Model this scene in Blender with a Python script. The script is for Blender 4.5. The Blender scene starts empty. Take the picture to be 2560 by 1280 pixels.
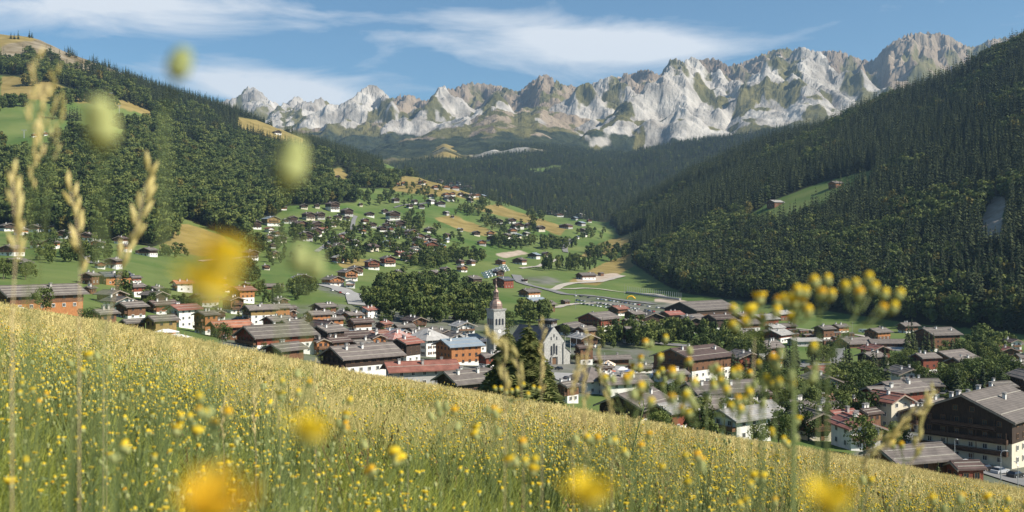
import bpy, math, random
import numpy as np
from mathutils import Vector
R = math.radians
random.seed(7); rng = np.random.default_rng(7)
sc = bpy.context.scene
col = sc.collection
# ------------------------------------------------------------------ camera, sky, sun, exposure
F = 2512.0; HOR = 620.0; CZ = 60.0            # focal length and horizon row in photo pixels, eye height over the valley floor
cd = bpy.data.cameras.new('camera'); cam = bpy.data.objects.new('camera', cd); col.objects.link(cam)
cam.location = (0, 0, CZ); cam.rotation_euler = (R(90), 0, 0)
cd.sensor_width = 36.0; cd.lens = 36.0 * F / 2560.0; cd.shift_y = -(640 - HOR) / 2560.0
cd.clip_start = 0.05; cd.clip_end = 40000
cd.dof.use_dof = True; cd.dof.focus_distance = 70.0; cd.dof.aperture_fstop = 5.0
sc.camera = cam
SUN_AZ, SUN_EL = R(112), R(38)                # clockwise from the view direction; height
sdir = Vector((math.sin(SUN_AZ) * math.cos(SUN_EL), math.cos(SUN_AZ) * math.cos(SUN_EL), math.sin(SUN_EL)))
sl = bpy.data.lights.new('sun', 'SUN'); so = bpy.data.objects.new('sun', sl); col.objects.link(so)
sl.energy = 5.0; sl.angle = R(0.5); sl.color = (1.0, 0.93, 0.82)
so.rotation_euler = sdir.to_track_quat('Z', 'Y').to_euler()
so.location = (300, -200, 400)
sc.view_settings.view_transform = 'Standard'; sc.view_settings.look = 'None'
sc.view_settings.exposure = 0.66; sc.view_settings.gamma = 1.0; sc.view_settings.use_curve_mapping = False
sc.cycles.max_bounces = 6; sc.cycles.diffuse_bounces = 2; sc.cycles.glossy_bounces = 2
sc.cycles.transparent_max_bounces = 6; sc.cycles.volume_bounces = 0; sc.cycles.transmission_bounces = 2
sc.cycles.use_adaptive_sampling = False

w = bpy.data.worlds.new('World'); sc.world = w; w.use_nodes = True
wt = w.node_tree; wt.nodes.clear(); wl = wt.links
def wn(t, **k):
    n = wt.nodes.new(t)
    for a, b in k.items(): setattr(n, a, b)
    return n
sky = wn('ShaderNodeTexSky', sky_type='NISHITA', sun_disc=False, sun_elevation=SUN_EL, sun_rotation=SUN_AZ,
         altitude=1000, air_density=1.0, dust_density=0.2, ozone_density=3.5)
tc = wn('ShaderNodeTexCoord')
def dotn(v):
    n = wn('ShaderNodeVectorMath', operation='DOT_PRODUCT'); wl.new(tc.outputs['Generated'], n.inputs[0]); n.inputs[1].default_value = v
    return n.outputs['Value']
def mth(op, a, b=None, c=None, clamp=False):
    n = wn('ShaderNodeMath', operation=op, use_clamp=clamp)
    for i, v in enumerate((a, b, c)):
        if v is None: continue
        if isinstance(v, (int, float)): n.inputs[i].default_value = v
        else: wl.new(v, n.inputs[i])
    return n.outputs[0]
# streaky cloud noise on the sky direction, thicker inside a few wide soft cloud banks
mp = wn('ShaderNodeMapping'); wl.new(tc.outputs['Generated'], mp.inputs[0])
mp.inputs['Scale'].default_value = (5.0, 5.0, 24.0); mp.inputs['Rotation'].default_value = (0, R(-7), 0)
nz = wn('ShaderNodeTexNoise'); nz.inputs['Scale'].default_value = 1.0; nz.inputs['Detail'].default_value = 9; nz.inputs['Roughness'].default_value = 0.58
nz.inputs['Distortion'].default_value = 0.5
wl.new(mp.outputs[0], nz.inputs['Vector'])
def bank(px, py, sx, sy, tilt, amp):
    d = Vector(((px - 1280) / F, 1, (HOR - py) / F)).normalized()
    rt = Vector((d.y, -d.x, 0)).normalized(); up = rt.cross(d)
    c, s = math.cos(tilt), math.sin(tilt)
    e1 = rt * c + up * s; e2 = up * c - rt * s
    a = mth('DIVIDE', dotn(e1), sx / F); b = mth('DIVIDE', dotn(e2), sy / F)
    r2 = mth('ADD', mth('MULTIPLY', a, a), mth('MULTIPLY', b, b))
    front = mth('GREATER_THAN', dotn(d), 0.0)
    return mth('MULTIPLY', mth('MULTIPLY', mth('EXPONENT', mth('MULTIPLY', r2, -1.0)), amp), front)
tot = None
for b in [(1300, 85, 330, 52, R(-5), .46), (1500, 105, 230, 50, R(-6), .40), (620, 190, 240, 50, R(-5), .56), (700, 235, 190, 36, R(-3), .40),
          (280, 10, 330, 46, R(4), .42), (1700, 110, 160, 40, 0, .08), (3300, 60, 420, 60, R(5), .3), (-900, 90, 420, 60, R(-5), .3)]:
    v = bank(*b); tot = v if tot is None else mth('ADD', tot, v)
cl = mth('ADD', mth('MULTIPLY', mth('SUBTRACT', nz.outputs[0], 0.5), 1.5), mth('SUBTRACT', tot, 0.10))
cl = mth('MULTIPLY', cl, 2.3, clamp=True)
cl = mth('MULTIPLY', cl, 0.80)
tint = wn('ShaderNodeMix', data_type='RGBA', blend_type='MULTIPLY'); tint.inputs[0].default_value = 1; wl.new(sky.outputs[0], tint.inputs[6]); tint.inputs[7].default_value = (.74, .94, .95, 1)
mixc = wn('ShaderNodeMix', data_type='RGBA')
wl.new(cl, mixc.inputs[0]); wl.new(tint.outputs[2], mixc.inputs[6]); mixc.inputs[7].default_value = (8.6, 8.7, 8.8, 1)
bg = wn('ShaderNodeBackground'); bg.inputs['Strength'].default_value = 0.076
wl.new(mixc.outputs[2], bg.inputs['Color'])
wo = wn('ShaderNodeOutputWorld'); wl.new(bg.outputs[0], wo.inputs[0])

# ------------------------------------------------------------------ materials
def mat(name, c, rough=0.85, var=0.0, scale=1.0, c2=None, orand=0.0, bump=0.0, bscale=None, spec=0.3, coord='Object', stretch=None, transl=0.0, metal=0.0, wave=None):
    m = bpy.data.materials.new(name); m.use_nodes = True
    t = m.node_tree; N = t.nodes; L = t.links
    p = N['Principled BSDF']; p.inputs['Roughness'].default_value = rough
    p.inputs['Specular IOR Level'].default_value = spec; p.inputs['Metallic'].default_value = metal
    c = tuple(c) + (1,); out = None
    tcn = N.new('ShaderNodeTexCoord'); src = tcn.outputs[coord]
    if stretch:
        mpn = N.new('ShaderNodeMapping'); mpn.inputs['Scale'].default_value = stretch; L.new(src, mpn.inputs[0]); src = mpn.outputs[0]
    if var or c2:
        n = N.new('ShaderNodeTexNoise'); n.inputs['Scale'].default_value = scale; n.inputs['Detail'].default_value = 6; n.inputs['Roughness'].default_value = .65
        L.new(src, n.inputs['Vector'])
        r = N.new('ShaderNodeValToRGB'); r.color_ramp.elements[0].position = .33; r.color_ramp.elements[1].position = .67
        if c2: a, b = c, tuple(c2) + (1,)
        else: a = tuple(x * (1 - var) for x in c[:3]) + (1,); b = tuple(min(1, x * (1 + var)) for x in c[:3]) + (1,)
        r.color_ramp.elements[0].color = a; r.color_ramp.elements[1].color = b
        L.new(n.outputs[0], r.inputs[0]); out = r.outputs[0]
    if wave:
        wv = N.new('ShaderNodeTexWave'); wv.wave_type = 'BANDS'; wv.bands_direction = wave[0]; wv.inputs['Scale'].default_value = wave[1]
        wv.inputs['Distortion'].default_value = .25; L.new(tcn.outputs[coord], wv.inputs['Vector'])
        mr = N.new('ShaderNodeMapRange'); L.new(wv.outputs['Fac'], mr.inputs[0]); mr.inputs[1].default_value = 0; mr.inputs[2].default_value = .35; mr.inputs[3].default_value = wave[2]; mr.inputs[4].default_value = 1
        mx = N.new('ShaderNodeMix'); mx.data_type = 'RGBA'; mx.blend_type = 'MULTIPLY'; mx.inputs[0].default_value = 1
        if out: L.new(out, mx.inputs[6])
        else: mx.inputs[6].default_value = c
        L.new(mr.outputs[0], mx.inputs[7]); out = mx.outputs[2]
    if orand:
        oi = N.new('ShaderNodeObjectInfo'); hs = N.new('ShaderNodeHueSaturation')
        mr = N.new('ShaderNodeMapRange'); L.new(oi.outputs['Random'], mr.inputs[0]); mr.inputs[3].default_value = 1 - orand; mr.inputs[4].default_value = 1 + orand
        L.new(mr.outputs[0], hs.inputs['Value'])
        m2 = N.new('ShaderNodeMath'); m2.operation = 'MULTIPLY_ADD'; L.new(oi.outputs['Random'], m2.inputs[0]); m2.inputs[1].default_value = -.05 * orand * 2; m2.inputs[2].default_value = .5 + .025 * orand * 2
        L.new(m2.outputs[0], hs.inputs['Hue'])
        if out: L.new(out, hs.inputs['Color'])
        else: hs.inputs['Color'].default_value = c
        out = hs.outputs[0]
    if out: L.new(out, p.inputs['Base Color'])
    else: p.inputs['Base Color'].default_value = c
    if bump:
        bn = N.new('ShaderNodeTexNoise'); bn.inputs['Scale'].default_value = bscale or scale * 3; bn.inputs['Detail'].default_value = 5; L.new(src, bn.inputs['Vector'])
        b = N.new('ShaderNodeBump'); b.inputs['Strength'].default_value = min(1, bump); b.inputs['Distance'].default_value = max(.05, bump * .2); L.new(bn.outputs[0], b.inputs['Height']); L.new(b.outputs[0], p.inputs['Normal'])
    if transl:
        tr = N.new('ShaderNodeBsdfTranslucent'); ms = N.new('ShaderNodeMixShader'); ms.inputs[0].default_value = transl
        if out: L.new(out, tr.inputs[0])
        else: tr.inputs[0].default_value = c
        L.new(p.outputs[0], ms.inputs[1]); L.new(tr.outputs[0], ms.inputs[2]); L.new(ms.outputs[0], N['Material Output'].inputs[0])
    return m
M = {}
# walls
M['w'] = mat('white_plaster', (.74, .72, .67), var=.10, scale=.6)
M['c'] = mat('cream_plaster', (.60, .54, .42), var=.10, scale=.6)
M['g'] = mat('grey_render', (.40, .39, .37), var=.12, scale=.6)
M['t'] = mat('dark_timber', (.055, .036, .026), var=.35, scale=1.5, stretch=(3, 3, .6), wave=('Z', 1.6, .55))
M['n'] = mat('brown_timber', (.17, .085, .045), var=.35, scale=1.5, stretch=(3, 3, .6), wave=('Z', 1.6, .55))
M['r'] = mat('red_brown_timber', (.22, .062, .035), var=.3, scale=1.5, stretch=(3, 3, .6), wave=('Z', 1.6, .55))
M['o'] = mat('orange_timber', (.40, .17, .065), var=.3, scale=1.5, stretch=(3, 3, .6), wave=('Z', 1.6, .6))
M['y'] = mat('ochre_timber', (.30, .20, .075), var=.3, scale=1.5, stretch=(3, 3, .6), wave=('Z', 1.6, .6))
M['s'] = mat('grey_stone', (.37, .36, .33), var=.28, scale=1.2, bump=.4, bscale=2.5)
# roofs
def roofmat(n, c): return mat(n, c, rough=.75, var=.25, scale=.45, stretch=(1, 1, 1), orand=.16, wave=('Z', 1.1, .72), bump=.3, bscale=3)
M['Rg'] = roofmat('grey_slab_roof', (.155, .132, .115)); M['Rd'] = roofmat('dark_brown_roof', (.10, .068, .058))
M['Rb'] = mat('blue_grey_metal_roof', (.24, .29, .33), rough=.5, var=.1, scale=.5, spec=.5, wave=('Y', .8, .8)); M['Rr'] = roofmat('red_brown_roof', (.25, .105, .075))
M['Rk'] = roofmat('slate_roof', (.075, .08, .095)); M['Rl'] = roofmat('pale_grey_roof', (.36, .345, .32)); M['Ro'] = roofmat('terracotta_roof', (.38, .16, .09))
M['Rp'] = mat('red_patchy_roof', (.36, .08, .05), c2=(.42, .36, .32), scale=.7, rough=.6)
M['trim'] = mat('weathered_beam', (.30, .25, .20), var=.2, scale=2)
M['bar'] = mat('pale_snow_bar', (.38, .35, .30), var=.15, scale=2)
M['glass'] = mat('window_glass', (.03, .035, .045), rough=.12, spec=.6)
M['frame'] = mat('white_window_frame', (.62, .60, .55)); M['framed'] = mat('brown_window_frame', (.16, .09, .05))
M['shut'] = mat('brown_shutter', (.14, .08, .05)); M['rail'] = mat('balcony_timber', (.20, .11, .06), var=.3, scale=2, wave=('X', 3.0, .5)); M['raild'] = mat('dark_balcony_timber', (.085, .05, .033), var=.3, scale=2, wave=('X', 3.0, .5))
M['chim'] = mat('chimney_plaster', (.66, .64, .60), var=.12, scale=2); M['chimd'] = mat('chimney_stone', (.36, .33, .30), var=.2, scale=2); M['cap'] = mat('chimney_cap', (.25, .24, .23))
M['black'] = mat('black_rubber', (.02, .02, .02)); M['steel'] = mat('galvanised_steel', (.45, .46, .47), rough=.45, metal=.6)
M['copper'] = mat('old_copper', (.27, .19, .155), rough=.5, var=.3, scale=.8, metal=.3)
M['asph'] = mat('asphalt', (.20, .195, .185), var=.15, scale=.3); M['grav'] = mat('gravel', (.40, .36, .30), var=.15, scale=.5); M['paint'] = mat('road_paint', (.75, .75, .72))
M['conc'] = mat('concrete', (.32, .31, .29), var=.15, scale=.4); M['pool'] = mat('pool_water', (.30, .42, .46), rough=.1, spec=.6)
# vegetation
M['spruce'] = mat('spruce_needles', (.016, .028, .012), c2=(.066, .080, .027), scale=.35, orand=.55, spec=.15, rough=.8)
M['sprucel'] = mat('lighter_spruce_needles', (.060, .085, .026), c2=(.17, .175, .055), scale=.6, orand=.2, spec=.15, rough=.8)  # lighter green tone for the big spruces before the church
M['bark'] = mat('bark', (.12, .095, .075), var=.3, scale=2)
M['leaf'] = mat('broad_leaves', (.036, .064, .016), c2=(.135, .162, .038), scale=.22, orand=.55, spec=.2, rough=.7, transl=.18)
M['leafy'] = mat('yellowing_leaves', (.085, .095, .02), c2=(.16, .125, .025), scale=.4, orand=.3, spec=.2, rough=.7, transl=.2)
M['gg'] = mat('green_grass_blade', (.18, .235, .035), c2=(.42, .43, .095), scale=5, orand=.35, spec=.25, rough=.6, transl=.35)
M['gd'] = mat('dry_grass_blade', (.46, .39, .12), c2=(.76, .66, .30), scale=4, orand=.3, spec=.25, rough=.6, transl=.3)
M['seed'] = mat('grass_seed_head', (.48, .39, .13), c2=(.76, .65, .30), scale=30, orand=.2, transl=.25)
M['dock'] = mat('brown_dock_seed', (.12, .075, .03), c2=(.27, .19, .08), scale=8, orand=.3, transl=.15)
M['bud'] = mat('green_flower_bud', (.30, .34, .12), c2=(.44, .45, .19), scale=30, orand=.2, transl=.2)
M['pet'] = mat('yellow_petal', (.82, .55, .018), c2=(.92, .71, .06), scale=40, orand=.08, transl=.3, spec=.2)
M['peto'] = mat('orange_petal', (.80, .42, .015), c2=(.88, .56, .04), scale=40, orand=.1, transl=.3, spec=.2)
M['stem'] = mat('green_stem', (.10, .15, .045), c2=(.19, .22, .08), scale=10, orand=.2, transl=.15)
M['stemd'] = mat('dry_stem', (.42, .33, .17), c2=(.60, .50, .30), scale=10, orand=.2, transl=.1)

# ------------------------------------------------------------------ mesh and object helpers
class MB:
    def __init__(s): s.v = []; s.f = []; s.m = []
    def poly(s, pts, faces, mi=0):
        b = len(s.v); s.v += [tuple(p) for p in pts]; s.f += [tuple(b + i for i in f) for f in faces]; s.m += [mi] * len(faces)
    def box(s, c, d, mi=0, rz=0.0):
        x, y, z = d[0] / 2, d[1] / 2, d[2] / 2; cs, sn = math.cos(rz), math.sin(rz)
        P = [(i * x, j * y, k * z) for k in (-1, 1) for i, j in ((-1, -1), (1, -1), (1, 1), (-1, 1))]
        P = [(c[0] + a * cs - b * sn, c[1] + a * sn + b * cs, c[2] + e) for a, b, e in P]
        s.poly(P, [(3, 2, 1, 0), (4, 5, 6, 7), (0, 1, 5, 4), (1, 2, 6, 5), (2, 3, 7, 6), (3, 0, 4, 7)], mi)
    def prism(s, prof, y0, y1, mi=0):       # profile in x,z extruded along y
        n = len(prof); P = [(x, y0, z) for x, z in prof] + [(x, y1, z) for x, z in prof]
        s.poly(P, [tuple(range(n)), tuple(range(2 * n - 1, n - 1, -1))] + [(i, i + n, (i + 1) % n + n, (i + 1) % n) for i in range(n)], mi)
    def lathe(s, prof, seg=12, c=(0, 0, 0), mi=0, ph=0.0):
        b = len(s.v)
        for r, z in prof:
            for k in range(seg):
                a = ph + 2 * math.pi * k / seg; s.v.append((c[0] + r * math.cos(a), c[1] + r * math.sin(a), c[2] + z))
        for i in range(len(prof) - 1):
            for k in range(seg):
                q = b + i * seg; k2 = (k + 1) % seg
                s.f.append((q + k, q + k2, q + seg + k2, q + seg + k)); s.m.append(mi)
        s.f.append(tuple(b + k for k in range(seg))[::-1]); s.m.append(mi)
        s.f.append(tuple(b + (len(prof) - 1) * seg + k for k in range(seg))); s.m.append(mi)
    def tube(s, pts, rad, seg=5, mi=0):
        pts = [Vector(p) for p in pts]; b = len(s.v); n = len(pts)
        if not hasattr(rad, '__len__'): rad = [rad] * n
        for i, p in enumerate(pts):
            d = (pts[min(i + 1, n - 1)] - pts[max(i - 1, 0)]).normalized()
            a = d.orthogonal().normalized(); c = d.cross(a)
            for k in range(seg):
                t = 2 * math.pi * k / seg; q = p + (a * math.cos(t) + c * math.sin(t)) * rad[i]; s.v.append(tuple(q))
        for i in range(n - 1):
            for k in range(seg):
                k2 = (k + 1) % seg; s.f.append((b + i * seg + k, b + i * seg + k2, b + (i + 1) * seg + k2, b + (i + 1) * seg + k)); s.m.append(mi)
        s.f.append(tuple(b + (n - 1) * seg + k for k in range(seg))); s.m.append(mi)
    def mesh(s, name, mats, smooth=False):
        me = bpy.data.meshes.new(name); me.from_pydata(s.v, [], s.f)
        for m in mats: me.materials.append(M[m] if isinstance(m, str) else m)
        if any(s.m): me.polygons.foreach_set('material_index', s.m)
        if smooth: me.polygons.foreach_set('use_smooth', [True] * len(s.f))
        me.update(); return me
    def build(s, name, mats, parent=None, smooth=False): return obj(name, s.mesh(name, mats, smooth), parent)
def obj(name, me, parent=None, loc=None, rot=None, scl=None):
    o = bpy.data.objects.new(name, me); col.objects.link(o)
    if parent is not None: o.parent = parent
    if loc is not None: o.location = loc
    if rot is not None: o.rotation_euler = rot
    if scl is not None: o.scale = scl
    return o
def tag(o, label=None, cat=None, group=None, kind=None):
    for k, v in (('label', label), ('category', cat), ('group', group), ('kind', kind)):
        if v: o[k] = v
    return o
def empty(name, loc, rz=0.0, label=None, cat=None, group=None):
    o = bpy.data.objects.new(name, None); col.objects.link(o); o.location = loc; o.rotation_euler = (0, 0, rz)
    o.empty_display_size = .5
    return tag(o, label, cat, group)
def npmesh(name, V, Fc, mats, mi=None, smooth=False, attrs=None):
    V = np.asarray(V, np.float32); Fc = np.asarray(Fc, np.int32); k = Fc.shape[1]
    me = bpy.data.meshes.new(name); me.vertices.add(len(V)); me.vertices.foreach_set('co', V.ravel())
    me.loops.add(Fc.size); me.loops.foreach_set('vertex_index', Fc.ravel())
    me.polygons.add(len(Fc)); me.polygons.foreach_set('loop_start', np.arange(0, Fc.size, k, dtype=np.int32))
    for m in mats: me.materials.append(M[m] if isinstance(m, str) else m)
    if mi is not None: me.polygons.foreach_set('material_index', np.asarray(mi, np.int32))
    me.polygons.foreach_set('use_smooth', np.full(len(Fc), smooth))
    for a, v in (attrs or {}).items():
        at = me.attributes.new(a, 'FLOAT', 'POINT'); at.data.foreach_set('value', np.asarray(v, np.float32).ravel())
    me.update(calc_edges=True); me.validate(); return me
# noise
_perm = rng.permutation(512)
_grad = np.stack([np.cos(np.arange(512) * 2.399963), np.sin(np.arange(512) * 2.399963)], 1)
def perlin(x, y):
    xi = np.floor(x).astype(int); yi = np.floor(y).astype(int); xf = x - xi; yf = y - yi
    def g(i, j, a, b):
        h = _perm[(_perm[i % 512] + j) % 512]; return _grad[h, 0] * a + _grad[h, 1] * b
    u = xf * xf * xf * (xf * (xf * 6 - 15) + 10); v = yf * yf * yf * (yf * (yf * 6 - 15) + 10)
    a = g(xi, yi, xf, yf); b = g(xi + 1, yi, xf - 1, yf); c = g(xi, yi + 1, xf, yf - 1); d = g(xi + 1, yi + 1, xf - 1, yf - 1)
    return (a + u * (b - a)) * (1 - v) + (c + u * (d - c)) * v
def fbm(x, y, o=5, ridged=False):
    t = 0; a = 1.0; f = 1.0
    for i in range(o):
        n = perlin(x * f + 17.3 * i, y * f + 9.1 * i); t = t + a * ((1 - 2 * np.abs(n)) if ridged else n * 1.4); a *= .5; f *= 2.03
    return t
def inpoly(px, py, P):
    px = np.asarray(px, float); py = np.asarray(py, float); r = np.zeros(px.shape, bool); n = len(P)
    for i in range(n):
        x1, y1 = P[i]; x2, y2 = P[i - 1]
        c = ((y1 > py) != (y2 > py)) & (px < (x2 - x1) * (py - y1) / ((y2 - y1) if y2 != y1 else 1e-9) + x1); r ^= c
    return r
def sstep(a, b, x): t = np.clip((x - a) / (b - a), 0, 1); return t * t * (3 - 2 * t)
def gsm(A, sig, ax):
    k = int(sig * 3) + 1; g = np.exp(-.5 * (np.arange(-k, k + 1) / sig) ** 2); g /= g.sum()
    P = np.pad(A, [(k, k) if i == ax else (0, 0) for i in range(A.ndim)], mode='edge'); out = 0
    for i in range(2 * k + 1):
        sl_ = [slice(None)] * A.ndim; sl_[ax] = slice(i, i + A.shape[ax]); out = out + g[i] * P[tuple(sl_)]
    return out

# ------------------------------------------------------------------ terrain: photo rows and distances of the slopes -> heights
def plane(x, y): return CZ - 0.95 - 0.18 * x - 0.1414 * y
def meadow_z(x, y):
    b = 0.10 * fbm(x * .25, y * .25, 3) + np.clip(y / 40, 0, 1) * 0.45 * fbm(x * .05 + 3, y * .05, 3)
    d = np.maximum(0, y - 60 - 3 * perlin(x * .07, x * 0 + .5))
    return plane(x, y) + b * np.clip(y / 4, .15, 1) - 0.5 * d * d / (d + 8)
PX = np.arange(-700, 3261, 7.5); NC = len(PX)
YR = np.concatenate([np.geomspace(40, 5400, 560)]); NR = len(YR); LY0 = math.log(40); LYS = (math.log(5400) - LY0) / (NR - 1)
U = (PX - 1280) / F
cols_ = [-700, 0, 160, 300, 450, 640, 800, 960, 1100, 1280, 1400, 1500, 1600, 1920, 2240, 2560, 3260]
T = {   # distance: photo row of the ground at each of those columns
 300:  [712, 775, 805, 835, 865, 890, 925, 960, 985, 1010, 1025, 1040, 1050, 1050, 1060, 1080, 1085],
 500:  [668, 702, 735, 768, 800, 840, 850, 862, 875, 890, 897, 903, 905, 915, 920, 920, 920],
 750:  [590, 630, 640, 655, 690, 722, 738, 752, 765, 776, 782, 790, 795, 815, 822, 822, 822],
 1050: [520, 578, 585, 595, 612, 650, 672, 690, 702, 712, 724, 736, 745, 750, 752, 752, 752],
 1500: [320, 355, 352, 420, 480, 530, 545, 565, 592, 624, 640, 648, 655, 690, 695, 695, 695],
 2000: [160, 212, 222, 262, 335, 425, 452, 474, 478, 536, 566, 584, 592, 660, 665, 665, 665]}
rk = dict(px=[-700, 0, 60, 130, 200, 260, 330, 400, 480, 560, 640, 720, 800, 880, 960, 1040, 1100, 1200, 1280, 1400, 1500, 1600, 1800, 3260],
          py=[30, 60, 64, 88, 124, 152, 186, 204, 226, 254, 284, 314, 344, 368, 402, 432, 452, 488, 515, 540, 556, 562, 600, 610],
          Y=[2600, 2600, 2600, 2600, 2600, 2650, 2700, 2700, 2750, 2800, 2850, 2880, 2900, 2900, 2900, 2750, 2650, 2500, 2450, 2450, 2500, 2600, 2600, 2600])
ZB = np.zeros((NR, NC))
rY = np.interp(PX, rk['px'], rk['Y']); rP = np.interp(PX, rk['px'], rk['py'])
ts = sorted(T); tab = np.array([np.interp(PX, cols_, T[t]) for t in ts])
for j in range(NC):
    ys = [40, 150] + ts + [rY[j], rY[j] + 700, 6000]
    zs = [plane(U[j] * 40, 40) - 8, plane(U[j] * 150, 150) - 8] + [CZ + (HOR - tab[i, j]) / F * ts[i] for i in range(len(ts))]
    zr = CZ + (HOR - rP[j]) / F * rY[j]; zs += [zr, max(zr - 170, 110), 110]
    ZB[:, j] = np.interp(YR, ys, zs)
ZB = gsm(gsm(ZB, 5, 0), 6, 1)
XG = U[None, :] * YR[:, None]; YG = np.repeat(YR[:, None], NC, 1)
# spur on the right
pr = [1440, 1500, 1560, 1700, 1900, 2100, 2300, 2560, 3260]
bY = np.interp(PX, [1440, 1560, 1700, 1920, 2240, 2560, 3260], [1500, 1180, 1010, 880, 750, 650, 560]); bP = np.interp(PX, [1440, 1560, 1700, 1920, 2240, 2560, 3260], [650, 735, 760, 792, 826, 842, 870])
hY = np.interp(PX, pr, [2500, 2450, 2400, 2300, 2150, 2000, 1850, 1700, 1500]); hP = np.interp(PX, pr, [585, 565, 538, 446, 362, 292, 226, 94, -220])
zb0 = CZ + (HOR - bP) / F * bY; zh0 = CZ + (HOR - hP) / F * hY
t_ = (YG - bY) / (hY - bY); prof = np.where(t_ < 0, t_ * 1.5, np.where(t_ < 1, t_ ** 1.06 if False else np.sign(t_) * np.abs(t_) ** 1.08, 1 - (t_ - 1) * .9))
ZR = zb0 + (zh0 - zb0) * prof
ZR[:, PX < 1440] = -500; ZR = gsm(ZR, 4, 1)
# forested ridge closing the valley
mp_ = [600, 900, 1000, 1060, 1110, 1180, 1240, 1300, 1400, 1500, 1560, 1620, 1700, 1780, 1900, 2000, 2100, 2200, 2300, 2560, 3260]
mP = np.interp(PX, mp_, [440, 430, 398, 384, 356, 378, 364, 362, 368, 384, 382, 364, 356, 340, 320, 308, 278, 232, 208, 165, 140])
mYt = np.interp(PX, [600, 1500, 1620, 3260], [4700, 4700, 4200, 3600])
mA = np.interp(PX, [600, 1000, 1280, 1500, 1700, 2000, 3260], [480, 474, 462, 456, 445, 405, 330])
ZM = np.zeros_like(ZB)
for j in range(NC):
    zt = CZ + (HOR - mP[j]) / F * mYt[j]; dr = 0 if PX[j] < 1560 else 500
    ZM[:, j] = np.interp(YR, [40, 2450, 3300, mYt[j], mYt[j] + 800, 6000], [-2000, CZ + 62 / F * 2450, CZ + (HOR - mA[j]) / F * 3300, zt, zt + (60 if dr == 0 else -350), zt + (60 if dr == 0 else -700)])
ZM = gsm(ZM, 3, 0); ZM += 25 * fbm(XG / 420., YG / 420., 4) * sstep(2700, 3200, YG) * (1 - .8 * sstep(4000, 4600, YG))
def smax(a, b, k): h = np.clip(.5 + .5 * (a - b) / k, 0, 1); return b + (a - b) * h + k * h * (1 - h)
Z = smax(ZB, ZR, 8.0); Z = smax(Z, ZM, 10.0)
Z += fbm(XG / 260., YG / 260., 4) * 16 * sstep(1150, 1900, YG) * (1 - .6 * sstep(2200, 2700, YG)) + fbm(XG / 60., YG / 60., 3) * 1.2 * sstep(300, 700, YG)
PYG = HOR - (Z - CZ) / YG * F
CM = np.maximum.accumulate((Z - CZ) / YG, axis=0)             # highest sight line so far along each column
def Hz(x, y):
    x = np.asarray(x, float); y = np.maximum(np.asarray(y, float), 40.01)
    c = np.clip((x / y * F + 1280 - PX[0]) / 7.5, 0, NC - 1.001); r = np.clip((np.log(y) - LY0) / LYS, 0, NR - 1.001)
    ci = c.astype(int); ri = r.astype(int); cf = c - ci; rf = r - ri
    return (Z[ri, ci] * (1 - cf) + Z[ri, ci + 1] * cf) * (1 - rf) + (Z[ri + 1, ci] * (1 - cf) + Z[ri + 1, ci + 1] * cf) * rf
def pix(x, y, z): return x / y * F + 1280, HOR - (z - CZ) / y * F
def hidden(x, y, z):                                           # behind nearer ground?
    c = np.clip(((x / y * F + 1280 - PX[0]) / 7.5).astype(int), 0, NC - 1); r = np.clip(((np.log(y) - LY0) / LYS).astype(int) - 3, 0, NR - 1)
    return (z - CZ) / y < CM[r, c]
def hit(px, py, ymin=170.0):                                   # where the line of sight through a photo pixel meets the ground
    u = (px - 1280) / F; v = (HOR - py) / F
    ys = np.geomspace(ymin, 5200, 900); g = Hz(u * ys, ys) - (CZ + v * ys)
    k = np.argmax(g > 0) if (g > 0).any() else len(ys) - 1
    y = ys[k]
    if k > 0:
        a, b = g[k - 1], g[k]; y = ys[k - 1] + (ys[k] - ys[k - 1]) * (-a) / (b - a + 1e-9)
    return float(u * y), float(y), float(Hz(u * y, y))
def at(px, y): u = (px - 1280) / F; return float(u * y), float(y), float(Hz(u * y, y))
# ground cover masks
gold = np.zeros_like(Z); sand = np.zeros_like(Z); pave = np.zeros_like(Z); rock = np.zeros_like(Z); wood = np.zeros_like(Z)
PXG = np.repeat(PX[None, :], NR, 0)
FOREST = [   # outlines of the woods on the left slope and on the spur, in photo pixels of the ground they stand on
 [(-700, 120), (0, 150), (100, 152), (170, 165), (250, 172), (300, 186), (330, 184), (420, 200), (640, 270), (800, 330), (960, 390), (1100, 438), (1200, 470), (1260, 520), (1205, 488), (1150, 460), (1090, 450), (1040, 442),
  (1005, 440), (985, 470), (905, 472), (880, 462), (850, 440), (830, 432), (822, 470), (905, 505), (800, 512), (720, 515), (690, 540), (650, 545), (625, 575), (600, 610), (560, 585), (500, 560), (450, 545), (430, 600), (380, 618), (330, 606), (250, 600), (150, 585), (0, 570), (-700, 500)]]
CLEAR = [[(-700, 190), (0, 188), (110, 196), (200, 232), (300, 250), (400, 262), (385, 296), (345, 325), (310, 360), (245, 380), (170, 405), (0, 405), (-700, 405)], [(590, 292), (640, 300), (700, 322), (765, 350), (750, 364), (680, 348), (600, 322)],
         [(0, 100), (150, 88), (340, 176), (345, 192), (250, 178), (170, 178), (60, 165), (0, 160)], [(820, 425), (850, 415), (880, 445), (845, 452)], [(955, 405), (1000, 410), (1010, 440), (960, 440)], [(450, 350), (480, 355), (520, 380), (500, 392), (460, 372)]]
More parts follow.
